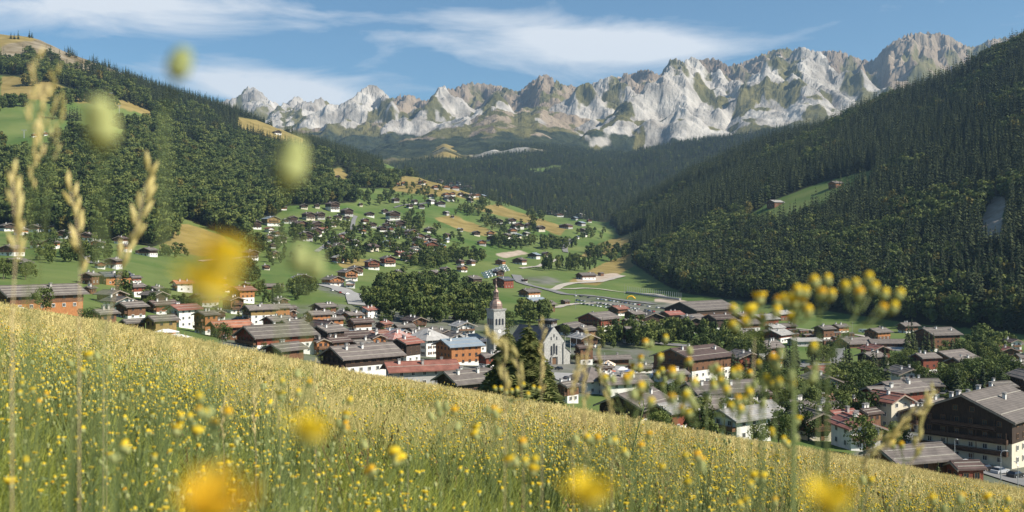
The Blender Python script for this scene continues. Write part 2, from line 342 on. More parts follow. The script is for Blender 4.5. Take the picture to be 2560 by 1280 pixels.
SPURCLEAR = [[(1840, 570), (1880, 532), (1930, 503), (1990, 478), (2050, 458), (2160, 430), (2185, 424), (2185, 455), (2120, 492), (2050, 535), (1990, 560), (1900, 575)], [(1440, 645), (1500, 608), (1560, 588), (1612, 572), (1612, 600), (1560, 622), (1500, 640)],
             [(1420, 705), (1500, 662), (1570, 636), (1590, 628), (1585, 665), (1540, 690), (1490, 715)], [(2445, 560), (2480, 490), (2515, 500), (2505, 600), (2480, 650), (2445, 640)]]
for P in [CLEAR[1], CLEAR[2], CLEAR[3], [(0, 188), (110, 196), (200, 232), (390, 262), (380, 290), (250, 260), (0, 240)], [(400, 560), (470, 560), (560, 590), (600, 640), (500, 640), (400, 625)], [(1080, 545), (1130, 538), (1190, 560), (1245, 582), (1215, 590), (1150, 575)], [(1180, 520), (1240, 510), (1330, 540), (1420, 570), (1400, 590), (1330, 560)],
          SPURCLEAR[1], SPURCLEAR[2], [(830, 640), (930, 650), (900, 672), (850, 668)], [(880, 440), (1010, 440), (1190, 460), (1200, 500), (1000, 480)], [(1020, 375), (1110, 340), (1190, 372), (1170, 396), (1040, 394)], [(1580, 330), (1620, 330), (1630, 370), (1580, 372)]]:
    gold = np.maximum(gold, inpoly(PXG, PYG, P) & (YG > 500))
gold = np.maximum(gold, (inpoly(PXG, PYG, [(-700, 0), (0, 50), (150, 80), (150, 100), (0, 110), (-700, 110)]) & (YG > 2000)))
rock = np.maximum(rock, inpoly(PXG, PYG, [(0, 112), (150, 92), (340, 176), (330, 190), (200, 172), (60, 158), (0, 158)]) & (YG > 2000))
for P in [[(2445, 570), (2480, 488), (2515, 495), (2500, 600), (2475, 640), (2445, 630)], [(1230, 634), (1300, 626), (1330, 634), (1260, 645)], [(460, 358), (510, 385), (500, 390), (455, 368)], [(390, 395), (412, 395), (405, 425), (390, 420)], [(1440, 692), (1540, 682), (1560, 692), (1500, 706), (1440, 704)], [(1640, 745), (1720, 752), (1700, 775), (1640, 765)]]:
    sand = np.maximum(sand, inpoly(PXG, PYG, P) & (YG > 500))
for P in [[(560, 790), (760, 760), (960, 770), (1200, 800), (1420, 820), (1560, 850), (1640, 880), (1640, 960), (1400, 1000), (900, 960), (560, 880)], [(2150, 1040), (2560, 960), (2700, 1000), (2700, 1300), (2100, 1300)], [(800, 700), (890, 715), (880, 745), (800, 735)], [(1420, 735), (1700, 760), (1720, 790), (1640, 790), (1440, 752)], [(1290, 690), (1400, 690), (1420, 715), (1310, 712)]]:
    pave = np.maximum(pave, inpoly(PXG, PYG, P) & (YG > 170) & (YG < 1200))
onL = np.zeros(Z.shape, bool)
for P in FOREST: onL |= inpoly(PXG, PYG, P)
for P in CLEAR: onL &= ~inpoly(PXG, PYG, P)
onL &= (YG > 950) & (YG < 3000)
onR = (ZR > np.maximum(ZB, ZM) + 3) & (YG > 600) & (YG < 2700)
for P in SPURCLEAR: onR &= ~inpoly(PXG, PYG, P)
onM = (ZM > np.maximum(ZB, ZR)) & (YG > 2500)
for P in [[(1030, 400), (1060, 375), (1110, 345), (1185, 375), (1180, 398), (1080, 400)], [(1310, 424), (1400, 412), (1430, 418), (1340, 432)], [(1560, 340), (1640, 325), (1640, 372), (1570, 378)]]: onM &= ~inpoly(PXG, PYG, P)
wood = (onL | onR | onM).astype(float)
sm = lambda A, s=.8: gsm(gsm(A.astype(float), s, 0), s, 1)
gold, sand, pave, rock, woods = sm(gold, .8), sm(sand), sm(pave, 4), sm(rock, 1.2), sm(wood)
gm = bpy.data.materials.new('valley_ground'); gm.use_nodes = True
def groundmat(m, specs, base_a, base_b, sc_a):
    t = m.node_tree; N = t.nodes; L = t.links; p = N['Principled BSDF']; p.inputs['Roughness'].default_value = .9; p.inputs['Specular IOR Level'].default_value = .1
    tcn = N.new('ShaderNodeTexCoord')
    def nse(s, d=6, st=(1, 1, 1)):
        mpn = N.new('ShaderNodeMapping'); mpn.inputs['Scale'].default_value = st; L.new(tcn.outputs['Object'], mpn.inputs[0])
        n = N.new('ShaderNodeTexNoise'); n.inputs['Scale'].default_value = s; n.inputs['Detail'].default_value = d; n.inputs['Roughness'].default_value = .62; L.new(mpn.outputs[0], n.inputs['Vector']); return n.outputs[0]
    def ramp(fac, a, b, lo=.35, hi=.65):
        r = N.new('ShaderNodeValToRGB'); r.color_ramp.elements[0].position = lo; r.color_ramp.elements[1].position = hi
        r.color_ramp.elements[0].color = a + (1,); r.color_ramp.elements[1].color = b + (1,); L.new(fac, r.inputs[0]); return r.outputs[0]
    cur = ramp(nse(sc_a, 8), base_a, base_b)
    for (an, a, b, s, edge) in specs:
        at_ = N.new('ShaderNodeAttribute'); at_.attribute_name = an
        ad = N.new('ShaderNodeMath'); ad.operation = 'MULTIPLY_ADD'; L.new(nse(s * 1.7, 7), ad.inputs[0]); ad.inputs[1].default_value = edge; 
        sb = N.new('ShaderNodeMath'); sb.operation = 'SUBTRACT'; L.new(at_.outputs['Fac'], sb.inputs[0]); sb.inputs[1].default_value = edge * .5; L.new(sb.outputs[0], ad.inputs[2])
        mr = N.new('ShaderNodeMapRange'); mr.interpolation_type = 'SMOOTHSTEP'; L.new(ad.outputs[0], mr.inputs[0]); mr.inputs[1].default_value = .3; mr.inputs[2].default_value = .7
        mx = N.new('ShaderNodeMix'); mx.data_type = 'RGBA'; L.new(mr.outputs[0], mx.inputs[0]); L.new(cur, mx.inputs[6]); L.new(ramp(nse(s, 8), a, b), mx.inputs[7]); cur = mx.outputs[2]
    L.new(cur, p.inputs['Base Color']); return N, L, p, nse
groundmat(gm, [('gold', (.19, .145, .042), (.30, .23, .085), .03, .5), ('wood', (.012, .016, .007), (.03, .033, .014), .05, .2), ('rock', (.12, .09, .04), (.32, .27, .19), .02, .5), ('sand', (.34, .27, .20), (.48, .40, .32), .1, .3), ('pave', (.075, .10, .04), (.20, .19, .17), .03, .9)],
          (.072, .128, .028), (.155, .185, .058), .010)
idx = np.arange(NR * NC).reshape(NR, NC)
Fq = np.stack([idx[:-1, :-1], idx[:-1, 1:], idx[1:, 1:], idx[1:, :-1]], -1).reshape(-1, 4)
tag(obj('valley_ground', npmesh('valley_ground', np.stack([XG, YG, Z], -1).reshape(-1, 3), Fq, [gm], smooth=True, attrs=dict(gold=gold, sand=sand, pave=pave, rock=rock, wood=woods))),
    'green and golden valley floor rising into wooded slopes on both sides', kind='structure')

# ------------------------------------------------------------------ rocky mountain chain
SKY = [(300, 330), (600, 240), (608, 224), (625, 217), (640, 221), (655, 232), (670, 248), (690, 258), (703, 262), (720, 255), (738, 242), (746, 240), (760, 252), (775, 257), (798, 245), (815, 251), (830, 262), (848, 262), (862, 255), (880, 245), (900, 228), (912, 218), (925, 212), (940, 214), (955, 225), (970, 240), (980, 246), (1000, 240), (1020, 236),
 (1040, 243), (1060, 252), (1072, 249), (1082, 237), (1095, 222), (1105, 214), (1115, 216), (1125, 225), (1135, 220), (1150, 215), (1165, 208), (1200, 208), (1230, 212), (1260, 217), (1280, 225), (1297, 229), (1310, 218), (1330, 203), (1345, 193), (1362, 184), (1375, 192), (1390, 202), (1410, 212), (1430, 214), (1445, 216), (1455, 212), (1465, 206), (1480, 209), (1500, 200), (1515, 194),
 (1530, 189), (1548, 194), (1565, 182), (1578, 186), (1590, 180), (1600, 176), (1610, 174), (1625, 175), (1640, 183), (1648, 190), (1660, 172), (1675, 150), (1690, 145), (1705, 155), (1720, 146), (1735, 143), (1750, 150), (1765, 147), (1780, 146), (1800, 150), (1812, 160), (1820, 165), (1840, 160), (1860, 155), (1880, 146), (1900, 138), (1920, 130), (1945, 122), (1965, 120), (1985, 125),
 (2003, 116), (2015, 120), (2035, 128), (2060, 128), (2085, 126), (2110, 131), (2140, 144), (2170, 152), (2185, 150), (2200, 132), (2220, 112), (2240, 100), (2270, 85), (2300, 82), (2350, 83), (2370, 88), (2390, 100), (2410, 112), (2430, 118), (2450, 112), (2475, 98), (2500, 96), (2520, 92), (2540, 86), (2620, 70), (2760, 110), (3000, 150)]
APX = np.arange(380, 2860, 3.0); AY = np.geomspace(4350, 9600, 300); nc, nr = len(APX), len(AY)
AU = (APX - 1280) / F; AX = AU[None, :] * AY[:, None]; AYG = np.repeat(AY[:, None], nc, 1)
zbase = np.interp(APX, mp_, np.interp(mp_, PX, mP)); mYa = np.interp(APX, PX, mYt)
zst = CZ + (HOR - zbase) / F * mYa - 25
wx = AX + 90 * fbm(AX / 500., AYG / 500., 3); wy = AYG + 90 * fbm(AX / 500. + 40, AYG / 500., 3)
ramp_ = zst[None, :] + (AYG - 4350) * .10 - 30
AZ = ramp_.copy(); kind = np.zeros_like(AZ)     # 0 limestone, 1 brown shale and grass
PK = [(625, 217, 8600, .95, 0, 900), (744, 241, 8300, .9, 0, 800), (798, 246, 7500, .75, 0, 900), (925, 212, 7100, .95, 0, 1300), (1020, 236, 8200, .75, 1, 900), (1105, 214, 6700, 1.0, 0, 1100), (1180, 207, 8000, .7, 1, 1300), (1238, 238, 6300, .75, 0, 1000), (1362, 184, 7300, .85, 1, 1300), (1430, 214, 8000, .6, 1, 900),
      (1465, 207, 6400, 1.05, 0, 1100), (1530, 190, 6700, .95, 0, 1000), (1608, 174, 7700, .8, 1, 1000), (1690, 145, 6000, 1.1, 0, 1350), (1735, 143, 6300, 1.0, 0, 1200), (1780, 147, 7300, 1.0, 1, 1100), (1900, 138, 7700, 1.0, 1, 1200), (1962, 120, 7500, 1.0, 1, 1300), (1850, 250, 5700, .75, 0, 700), (2060, 215, 5700, .8, 0, 700), (1975, 190, 5800, .85, 0, 800), (2003, 116, 6200, .9, 0, 1500), (1925, 200, 5700, .9, 0, 800), (2085, 126, 7600, .95, 1, 1300),
      (2300, 82, 7000, 1.05, 1, 1300), (2350, 83, 7100, .95, 1, 1300), (2260, 150, 6300, .95, 1, 800), (2490, 96, 7400, .9, 1, 1000), (2560, 84, 7600, .8, 1, 1000), (2640, 70, 7400, .8, 1, 1000), (2120, 190, 6300, .85, 1, 900), (1270, 222, 8200, .6, 1, 1200), (1560, 300, 5300, .8, 0, 500), (1680, 270, 5300, .85, 0, 600), (1160, 300, 5800, .6, 0, 700), (860, 300, 6300, .6, 0, 900), (1330, 290, 5700, .55, 0, 600)]
for i, (px, py, Y, sl_, kd, Rr) in enumerate(PK):
    x0 = (px - 1280) / F * Y; z0 = CZ + (HOR - py) / F * Y
    dx = wx - x0; dy = (wy - Y); d = np.hypot(dx, dy * .85); th = np.arctan2(dy, dx)
    rid = 1 + .22 * np.cos(3 * th + i * 1.7) + .10 * np.cos(7 * th + i)
    h = z0 - sl_ * d * rid * (1 - .22 * np.clip(d / Rr, 0, 1.6))
    kind = np.where(h > AZ, kd, kind); AZ = np.maximum(AZ, h)
kind = gsm(gsm(kind.astype(float), 2, 0), 3, 1)
rel = np.clip((AZ - ramp_) / 500, 0, 1)
sgn = np.where(np.sin(AX / 900. + 1) > 0, .6, -.6)
AZ += rel * (1 + .5 * kind) * (75 * (fbm(AX / 330. + sgn * AYG / 330., AYG / 230., 6, True) - .6) + 26 * (fbm(AX / 90. + sgn * AYG / 90., AYG / 60., 5, True) - .5)) + 16 * fbm(AX / 150., AYG / 110., 5)
tv = (HOR - np.interp(APX, [s[0] for s in SKY], [s[1] for s in SKY])) / F
for it in range(3):
    v = (AZ - CZ) / AYG; mx_ = v.max(0); corr = gsm(tv - mx_, 2.2, 0)
    wgt = np.clip((v - (ramp_ - CZ) / AYG) / np.maximum(mx_ - (ramp_[0] - CZ) / AY[0], .02), 0, 1) ** 1.2
    AZ += corr[None, :] * AYG * wgt
AZ[0] -= 200; 
gx = np.gradient(AZ, axis=1) / np.gradient(AX, axis=1); gy = (np.gradient(AZ, axis=0) - gx * np.gradient(AX, axis=0)) / np.gradient(AYG, axis=0)
slope = gsm(gsm(np.hypot(gx, gy), 1.2, 0), 2.0, 1)
nse_ = fbm(AX / 300., AYG / 300., 5)
grass = np.clip(1 - sstep(.34, .70, slope + .5 * nse_) + .30 * kind * (nse_ > .05), 0, 1)
grass = np.clip(np.maximum(grass, 1.0 * sstep(.0, .40, fbm(AX / 240. + 9, AYG / 420., 4))) * (1 - .35 * sstep(800, 1250, AZ)) + .6 * (1 - sstep(.02, .12, rel + .16 * nse_)), 0, 1)
APY = HOR - (AZ - CZ) / AYG * F; APXG = np.repeat(APX[None, :], nr, 0)
dark = sm(((APY > 338 + 25 * nse_) & (rel < .5) & (slope < 1.1)).astype(float), 1.5) * (1 - sstep(.6, .9, grass) * .3)
am = bpy.data.materials.new('mountain_rock'); am.use_nodes = True
N_, L_, p_, ns_ = groundmat(am, [('kind', (.17, .13, .092), (.31, .25, .18), .004, .35), ('grass', (.080, .080, .032), (.165, .145, .056), .006, 1.1), ('dark', (.014, .022, .014), (.05, .06, .028), .012, .8)], (.21, .19, .165), (.50, .47, .42), .005)
bp = N_.new('ShaderNodeBump'); bp.inputs['Strength'].default_value = .9; bp.inputs['Distance'].default_value = 14; L_.new(ns_(.022, 9, (1, 1, .5)), bp.inputs['Height']); L_.new(bp.outputs[0], p_.inputs['Normal'])
idx = np.arange(nr * nc).reshape(nr, nc)
Fq = np.stack([idx[:-1, :-1], idx[:-1, 1:], idx[1:, 1:], idx[1:, :-1]], -1).reshape(-1, 4)
tag(obj('mountains', npmesh('mountains', np.stack([AX, AYG, AZ], -1).reshape(-1, 3), Fq, [am], smooth=False, attrs=dict(kind=kind, grass=grass, dark=dark))),
    'chain of pale limestone and brown shale peaks closing the valley', kind='structure')
# ------------------------------------------------------------------ roads
def ribbon(name, pts, width, m, label, lift=.12, steps=60):
    P = [Vector(hit(*p)) if len(p) == 2 else Vector(at(p[0], p[2])) for p in pts]
    xs = np.array([[p.x, p.y] for p in P]); d = np.r_[0, np.cumsum(np.hypot(*np.diff(xs, axis=0).T))]; t = np.linspace(0, d[-1], steps)
    cx = gsm(np.interp(t, d, xs[:, 0]), 1.5, 0); cy = gsm(np.interp(t, d, xs[:, 1]), 1.5, 0)
    tx = np.gradient(cx); ty = np.gradient(cy); l = np.hypot(tx, ty) + 1e-9; nx, ny = -ty / l, tx / l
    V = []
    for s in (-.5, -.17, .17, .5): X = cx + nx * width * s; Yv = cy + ny * width * s; V.append(np.stack([X, Yv, Hz(X, Yv) + lift + Yv * .0006], 1))
    V = np.stack(V, 1).reshape(-1, 3); i = np.arange(steps - 1)[:, None] * 4 + np.arange(3)[None, :]
    Fc = np.stack([i, i + 1, i + 5, i + 4], -1).reshape(-1, 4)
    return tag(obj(name, npmesh(name, V, Fc, [m], smooth=True)), label, kind='structure')
ribbon('road', [(1290, 688), (1300, 706), (1360, 722), (1420, 738), (1500, 742), (1560, 752), (1640, 762)], 11, 'asph', 'grey valley road curving past the farms to the car park')
ribbon('road', [(1430, 598), (1420, 608), (1412, 622), (1416, 632)], 9, 'asph', 'pale road dropping round the bend in the far fields')
ribbon('road', [(1560, 690), (1500, 705), (1440, 708), (1400, 716), (1380, 726)], 8, 'grav', 'gravel road below the barn on the slope')
ribbon('road', [(1400, 722), (1480, 722), (1560, 732), (1640, 736), (1700, 750)], 5, 'grav', 'straight gravel track across the sports field')
ribbon('road', [(1330, 782), (1400, 768), (1440, 760), (1500, 758), (1560, 768)], 6, 'grav', 'track from the dark barn to the car park')
ribbon('road', [(1300, 672), (1340, 668), (1380, 655), (1400, 648)], 6, 'grav', 'farm lane beside the blue roofed house')
ribbon('road', [(1560, 848), (1640, 858), (1740, 868), (1800, 876), (1860, 890), (1960, 902)], 9, 'asph', 'road along the stream behind the village hall')
ribbon('road', [(1960, 902), (2010, 915), (2060, 922), (2110, 918), (2140, 930), (2200, 944)], 12, 'asph', 'road through the roundabout')
ribbon('road', [(2060, 925), (2085, 900), (2080, 880), (2090, 872)], 12, 'asph', 'road leading up from the roundabout to the campsite')
ribbon('road', [(2330, 985), (2360, 960), (2300, 925), (2230, 920)], 9, 'asph', 'road between the hedges beside the large chalet')
ribbon('road', [(2180, 1068, 300), (2250, 1075, 270), (2400, 1075, 225), (2560, 1075, 205), (2760, 1100, 190)], 9, 'asph', 'street with parked cars before the big apartment chalet')
ribbon('road', [(2380, 1075, 185), (2480, 1075, 178), (2620, 1075, 170)], 13, 'asph', 'parking yard below the street')
ribbon('road', [(1395, 912, 420), (1440, 940, 400), (1500, 960, 380), (1560, 960, 420), (1600, 960, 470)], 22, 'conc', 'paved square before the church')
ribbon('road', [(790, 632), (830, 600), (850, 590), (880, 575), (885, 550), (890, 540)], 6, 'asph', 'lane climbing between the terraced chalets')
ribbon('road', [(205, 630), (222, 645), (232, 660)], 7, 'asph', 'steep lane in the left hamlet')
ribbon('road', [(985, 520), (1030, 512), (1070, 508)], 5, 'asph', 'pale lane to the high hamlet')
ribbon('road', [(640, 640), (570, 648), (500, 655)], 5, 'grav', 'farm track over the dry bank')
ribbon('road', [(800, 712), (850, 722), (890, 740), (900, 765)], 16, 'conc', 'busy paved forecourt of the hillside hotel')
ribbon('road', [(1880, 812), (1960, 818), (2060, 830), (2180, 845), (2300, 858)], 6, 'grav', 'lane between the campsite and the forest')
# roundabout island
x, y, z = hit(2045, 906)
mb = MB(); mb.lathe([(7.6, -.5), (7.6, .18), (7.2, .22), (7.2, .22)], 28, mi=0); mb.lathe([(7.0, .2), (6.0, .5), (.1, .7)], 28, mi=1)
tag(obj('roundabout_island', mb.mesh('roundabout_island', ['conc', 'gg'], True), loc=(x, y, z)), 'planted round island with pale kerb in the roundabout', 'traffic island')
# ------------------------------------------------------------------ houses
def window_mesh(fr):
    mb = MB(); t = .10
    for c, d in (((0, 0, .5 - t / 2), (1, .16, t)), ((0, 0, -.5 + t / 2), (1, .16, t)), ((.5 - t / 2, 0, 0), (t, .16, 1 - 2 * t)), ((-.5 + t / 2, 0, 0), (t, .16, 1 - 2 * t)), ((0, 0, 0), (.05, .13, 1 - 2 * t))): mb.box(c, d, 0)
    mb.box((0, .02, 0), (1 - t, .05, 1 - t), 1)
    return mb.mesh('window', [fr, 'glass'])
WIN = {k: window_mesh(k) for k in ('frame', 'framed')}
mb = MB(); mb.box((0, 0, 0), (1, .08, 1)); [mb.box((0, -.05, z), (.86, .03, .05)) for z in (-.3, 0, .3)]; SHUT = mb.mesh('shutter', ['shut'])
mb = MB(); mb.box((0, 0, 0), (1, .12, 1), 0); mb.box((0, -.07, -.03), (.8, .04, .88), 1); DOOR = mb.mesh('door', ['framed', 'rail'])
def chim_mesh(m):
    mb = MB(); mb.box((0, 0, -.2), (.9, .9, 2.4), 0); mb.box((0, 0, 1.05), (1.12, 1.12, .14), 1)
    for i, j in ((-1, -1), (1, -1), (1, 1), (-1, 1)): mb.box((i * .38, j * .38, 1.27), (.14, .14, .3), 0)
    mb.box((0, 0, 1.48), (1.25, 1.25, .12), 1); return mb.mesh('chimney', [m, 'cap'])
CHIM = {k: chim_mesh(k) for k in ('chim', 'chimd')}
HOUSES = []
def house(px, py, wpx, a=25, r=1.15, st=2, lo='w', up='t', rf='g', Y=None, pitch=21, bal=None, nch=None, win='frame', side=True, hip=False, tim=.55, ov=None, label=None, shut=False, hmul=1.0, name='chalet', cat='house', guard=None, door=True):
    x, y, z = at(px, Y) if Y else hit(px, py)
    A = R(a); wm = 1.14 * wpx * y / F
    ov = ov if ov is not None else min(1.4, .09 * wm)
    W = (wm - 2 * ov * 1.0) / (abs(math.cos(A)) + r * abs(math.sin(A))); W = max(4.0, W); Lh = W * r
    # the ray marks the foot of the visible corner; the house stands behind it
    back = .35 * (abs(math.cos(A)) * Lh + abs(math.sin(A)) * W); k = (y + back) / y
    x, y = x * k, y * k; z = float(Hz(x, y)) if not Y else z
    e = empty(name, (x, y, z), -math.atan2(x, y) + A)
    sh = 2.65 * hmul * (min(1.0, .66 * W / (st * 2.65)) if (hmul == 1.0 and wpx < 46) else 1.0); H = st * sh; h1 = H * (1 - tim); near = wpx >= 58; mid = wpx >= 27
    tanp = math.tan(R(pitch)); rise = W / 2 * tanp
    if lo != up and tim > .05 and tim < .97:
        mb = MB(); mb.box((0, 0, (h1 - 4) / 2), (W, Lh, h1 + 4)); mb.build('wall', [lo], e)
        hb_, mt, o_ = h1, up, .09
    else: hb_, mt, o_ = -4, (up if tim > .05 else lo), 0
    mb = MB(); w2 = W / 2 + o_
    if hip: mb.box((0, 0, (hb_ + H) / 2), (2 * w2, Lh + 2 * o_, H - hb_))
    else: mb.prism([(-w2, hb_), (w2, hb_), (w2, H), (0, H + rise), (-w2, H)], -Lh / 2 - o_, Lh / 2 + o_)
    mb.build('wall' if hb_ < 0 else 'upper_wall', [mt], e)
    # roof
    t = .32 if not near else .36; mb = MB(); ex = W / 2 + ov; ey = Lh / 2 + ov * 1.15; ez = H - ov * tanp; rz = H + rise
    if hip:
        tp = tanp * 1.25; top = H + (W / 2) * tp; rl = max(0, Lh / 2 - W / 2); ez = H - ov * tp
        P = [(-ex, -ey, ez), (ex, -ey, ez), (ex, ey, ez), (-ex, ey, ez), (-ex, -ey, ez + t * .6), (ex, -ey, ez + t * .6), (ex, ey, ez + t * .6), (-ex, ey, ez + t * .6), (0, -rl, top + t), (0, rl + .01, top + t)]
        mb.poly(P, [(3, 2, 1, 0), (0, 1, 5, 4), (1, 2, 6, 5), (2, 3, 7, 6), (3, 0, 4, 7), (4, 5, 8), (5, 6, 9, 8), (6, 7, 9), (7, 4, 8, 9)])
    else:
        mb.prism([(-ex, ez + .02), (0, rz + .02), (ex, ez + .02), (ex, ez + t), (0, rz + t), (-ex, ez + t)], -ey, ey)
        if mid: mb.box((0, 0, rz + t + .03), (.5, 2 * ey + .02, .14))
    ro = mb.build('roof', ['R' + rf if len(rf) == 1 else rf], e)
    if mid and not hip:
        for sy in (-1, 1):             # pale verge boards under the gable ends
            mb = MB(); yy = sy * (ey + .03)
            mb.prism([(-ex - .05, ez - .18), (0, rz - .16), (ex + .05, ez - .18), (ex + .05, ez + .16), (0, rz + .18), (-ex - .05, ez + .16)], yy - .05, yy + .05); mb.build('verge_board', ['trim'], ro)
        
    ng = guard if guard is not None else (2 if near else (1 if wpx > 34 else 0))
    if not hip:
        for s in (-1, 1):
            if s * a > 5: continue
            for q in range(ng):
                f = (q + .6) / (ng + .2); xx = s * ex * f; zz = rz + t - (rz - ez) * f
                mb = MB(); mb.box((0, 0, 0), (.12, 2 * ey - .6, .13)); obj('snow_guard', mb.mesh('snow_guard', ['bar']), ro, (xx, 0, zz + .07))
    n = nch if nch is not None else (2 if mid else 1)
    for i in range(n):
        f = random.uniform(-.34, .34) if n < 3 else (-.36 + .72 * i / (n - 1)); s = random.choice((-1, 1)) * random.uniform(.18, .5); xx = s * W / 2
        zz = H + rise - abs(xx) * tanp + .62
        obj('chimney', CHIM['chim' if (lo in 'wc' or random.random() < .5) else 'chimd'], ro, (xx, f * Lh, zz), None, (.8, .8, .8))
    # windows
    ww, wh = (1.15, 1.25) if mid else (1.35, 1.35)
    maxn = 6 if near else 3
    def row(face, zc, n, span):
        for i in range(n):
            f = (i + .5) / n - .5; 
            if face == 'f': loc = (f * span, -Lh / 2 - o_ - .03, zc); rz_ = 0
            elif face == 'r': loc = (W / 2 + o_ + .03, f * span, zc); rz_ = R(90)
            else: loc = (-W / 2 - o_ - .03, f * span, zc); rz_ = R(-90)
            wo_ = obj('window', WIN['framed' if (up in 'tnroy' and zc > h1 and tim > .05) else win], e, loc, (0, 0, rz_), (ww, 1, wh))
            if shut and near:
                for s in (-1, 1): obj('shutter', SHUT, wo_, (s * .77, -.02, 0), None, (.5, 1, 1))
    vis = 'r' if a < 0 else 'l'
    for k in range(st):
        zc = sh * k + 1.45
        if k < st - 1 or mid or st == 1: row('f', zc, max(2, min(maxn, int(W / 2.9))), W * .9)
        if side and (mid or k == st - 1) and abs(a) > 12: row(vis, zc, max(2, min(maxn, int(Lh / 3.4))), Lh * .9)
    if not hip and rise > 1.5: row('f', H + rise * .32, 2 if W > 9 else 1, W * .36)
    if door and mid: obj('door', DOOR, e, (W * .08, -Lh / 2 - .09, 1.05), None, (1.1, 1, 2.1))
    nb = bal if bal is not None else (st - 1 if mid else 1)
    for k in range(nb):
        zc = sh * (k + 1) if st > 1 else sh * .9
        mb = MB(); bw = W * (.94 if k < nb - 1 or nb == 1 else .7); dp = 1.25
        mb.box((0, -dp / 2, -.08), (bw, dp, .18)); mb.box((0, -dp + .06, .98), (bw, .12, .12)); mb.box((0, -dp + .06, .5), (bw - .1, .06, .72), 1)
        for s in (-1, 1): mb.box((s * (bw / 2 - .05), -dp / 2, .5), (.07, dp - .1, .8), 1)
        if near:
            for i in range(4): mb.box(((i / 3 - .5) * (bw - .3), -dp + .08, sh / 2 - .1), (.14, .14, sh - .3))
        obj('balcony', mb.mesh('balcony', ['raild' if up == 't' else 'rail', 'raild' if up in 'tn' else 'rail']), e, (0, -Lh / 2 - o_, zc))
    HOUSES.append(dict(o=e, px=px, py=py, w=wpx, lo=lo, up=up, rf=rf, st=st, label=label, cat=cat, W=W, Y=y, hip=hip, name=name, a=a))
    return e, W, Lh, H, rise
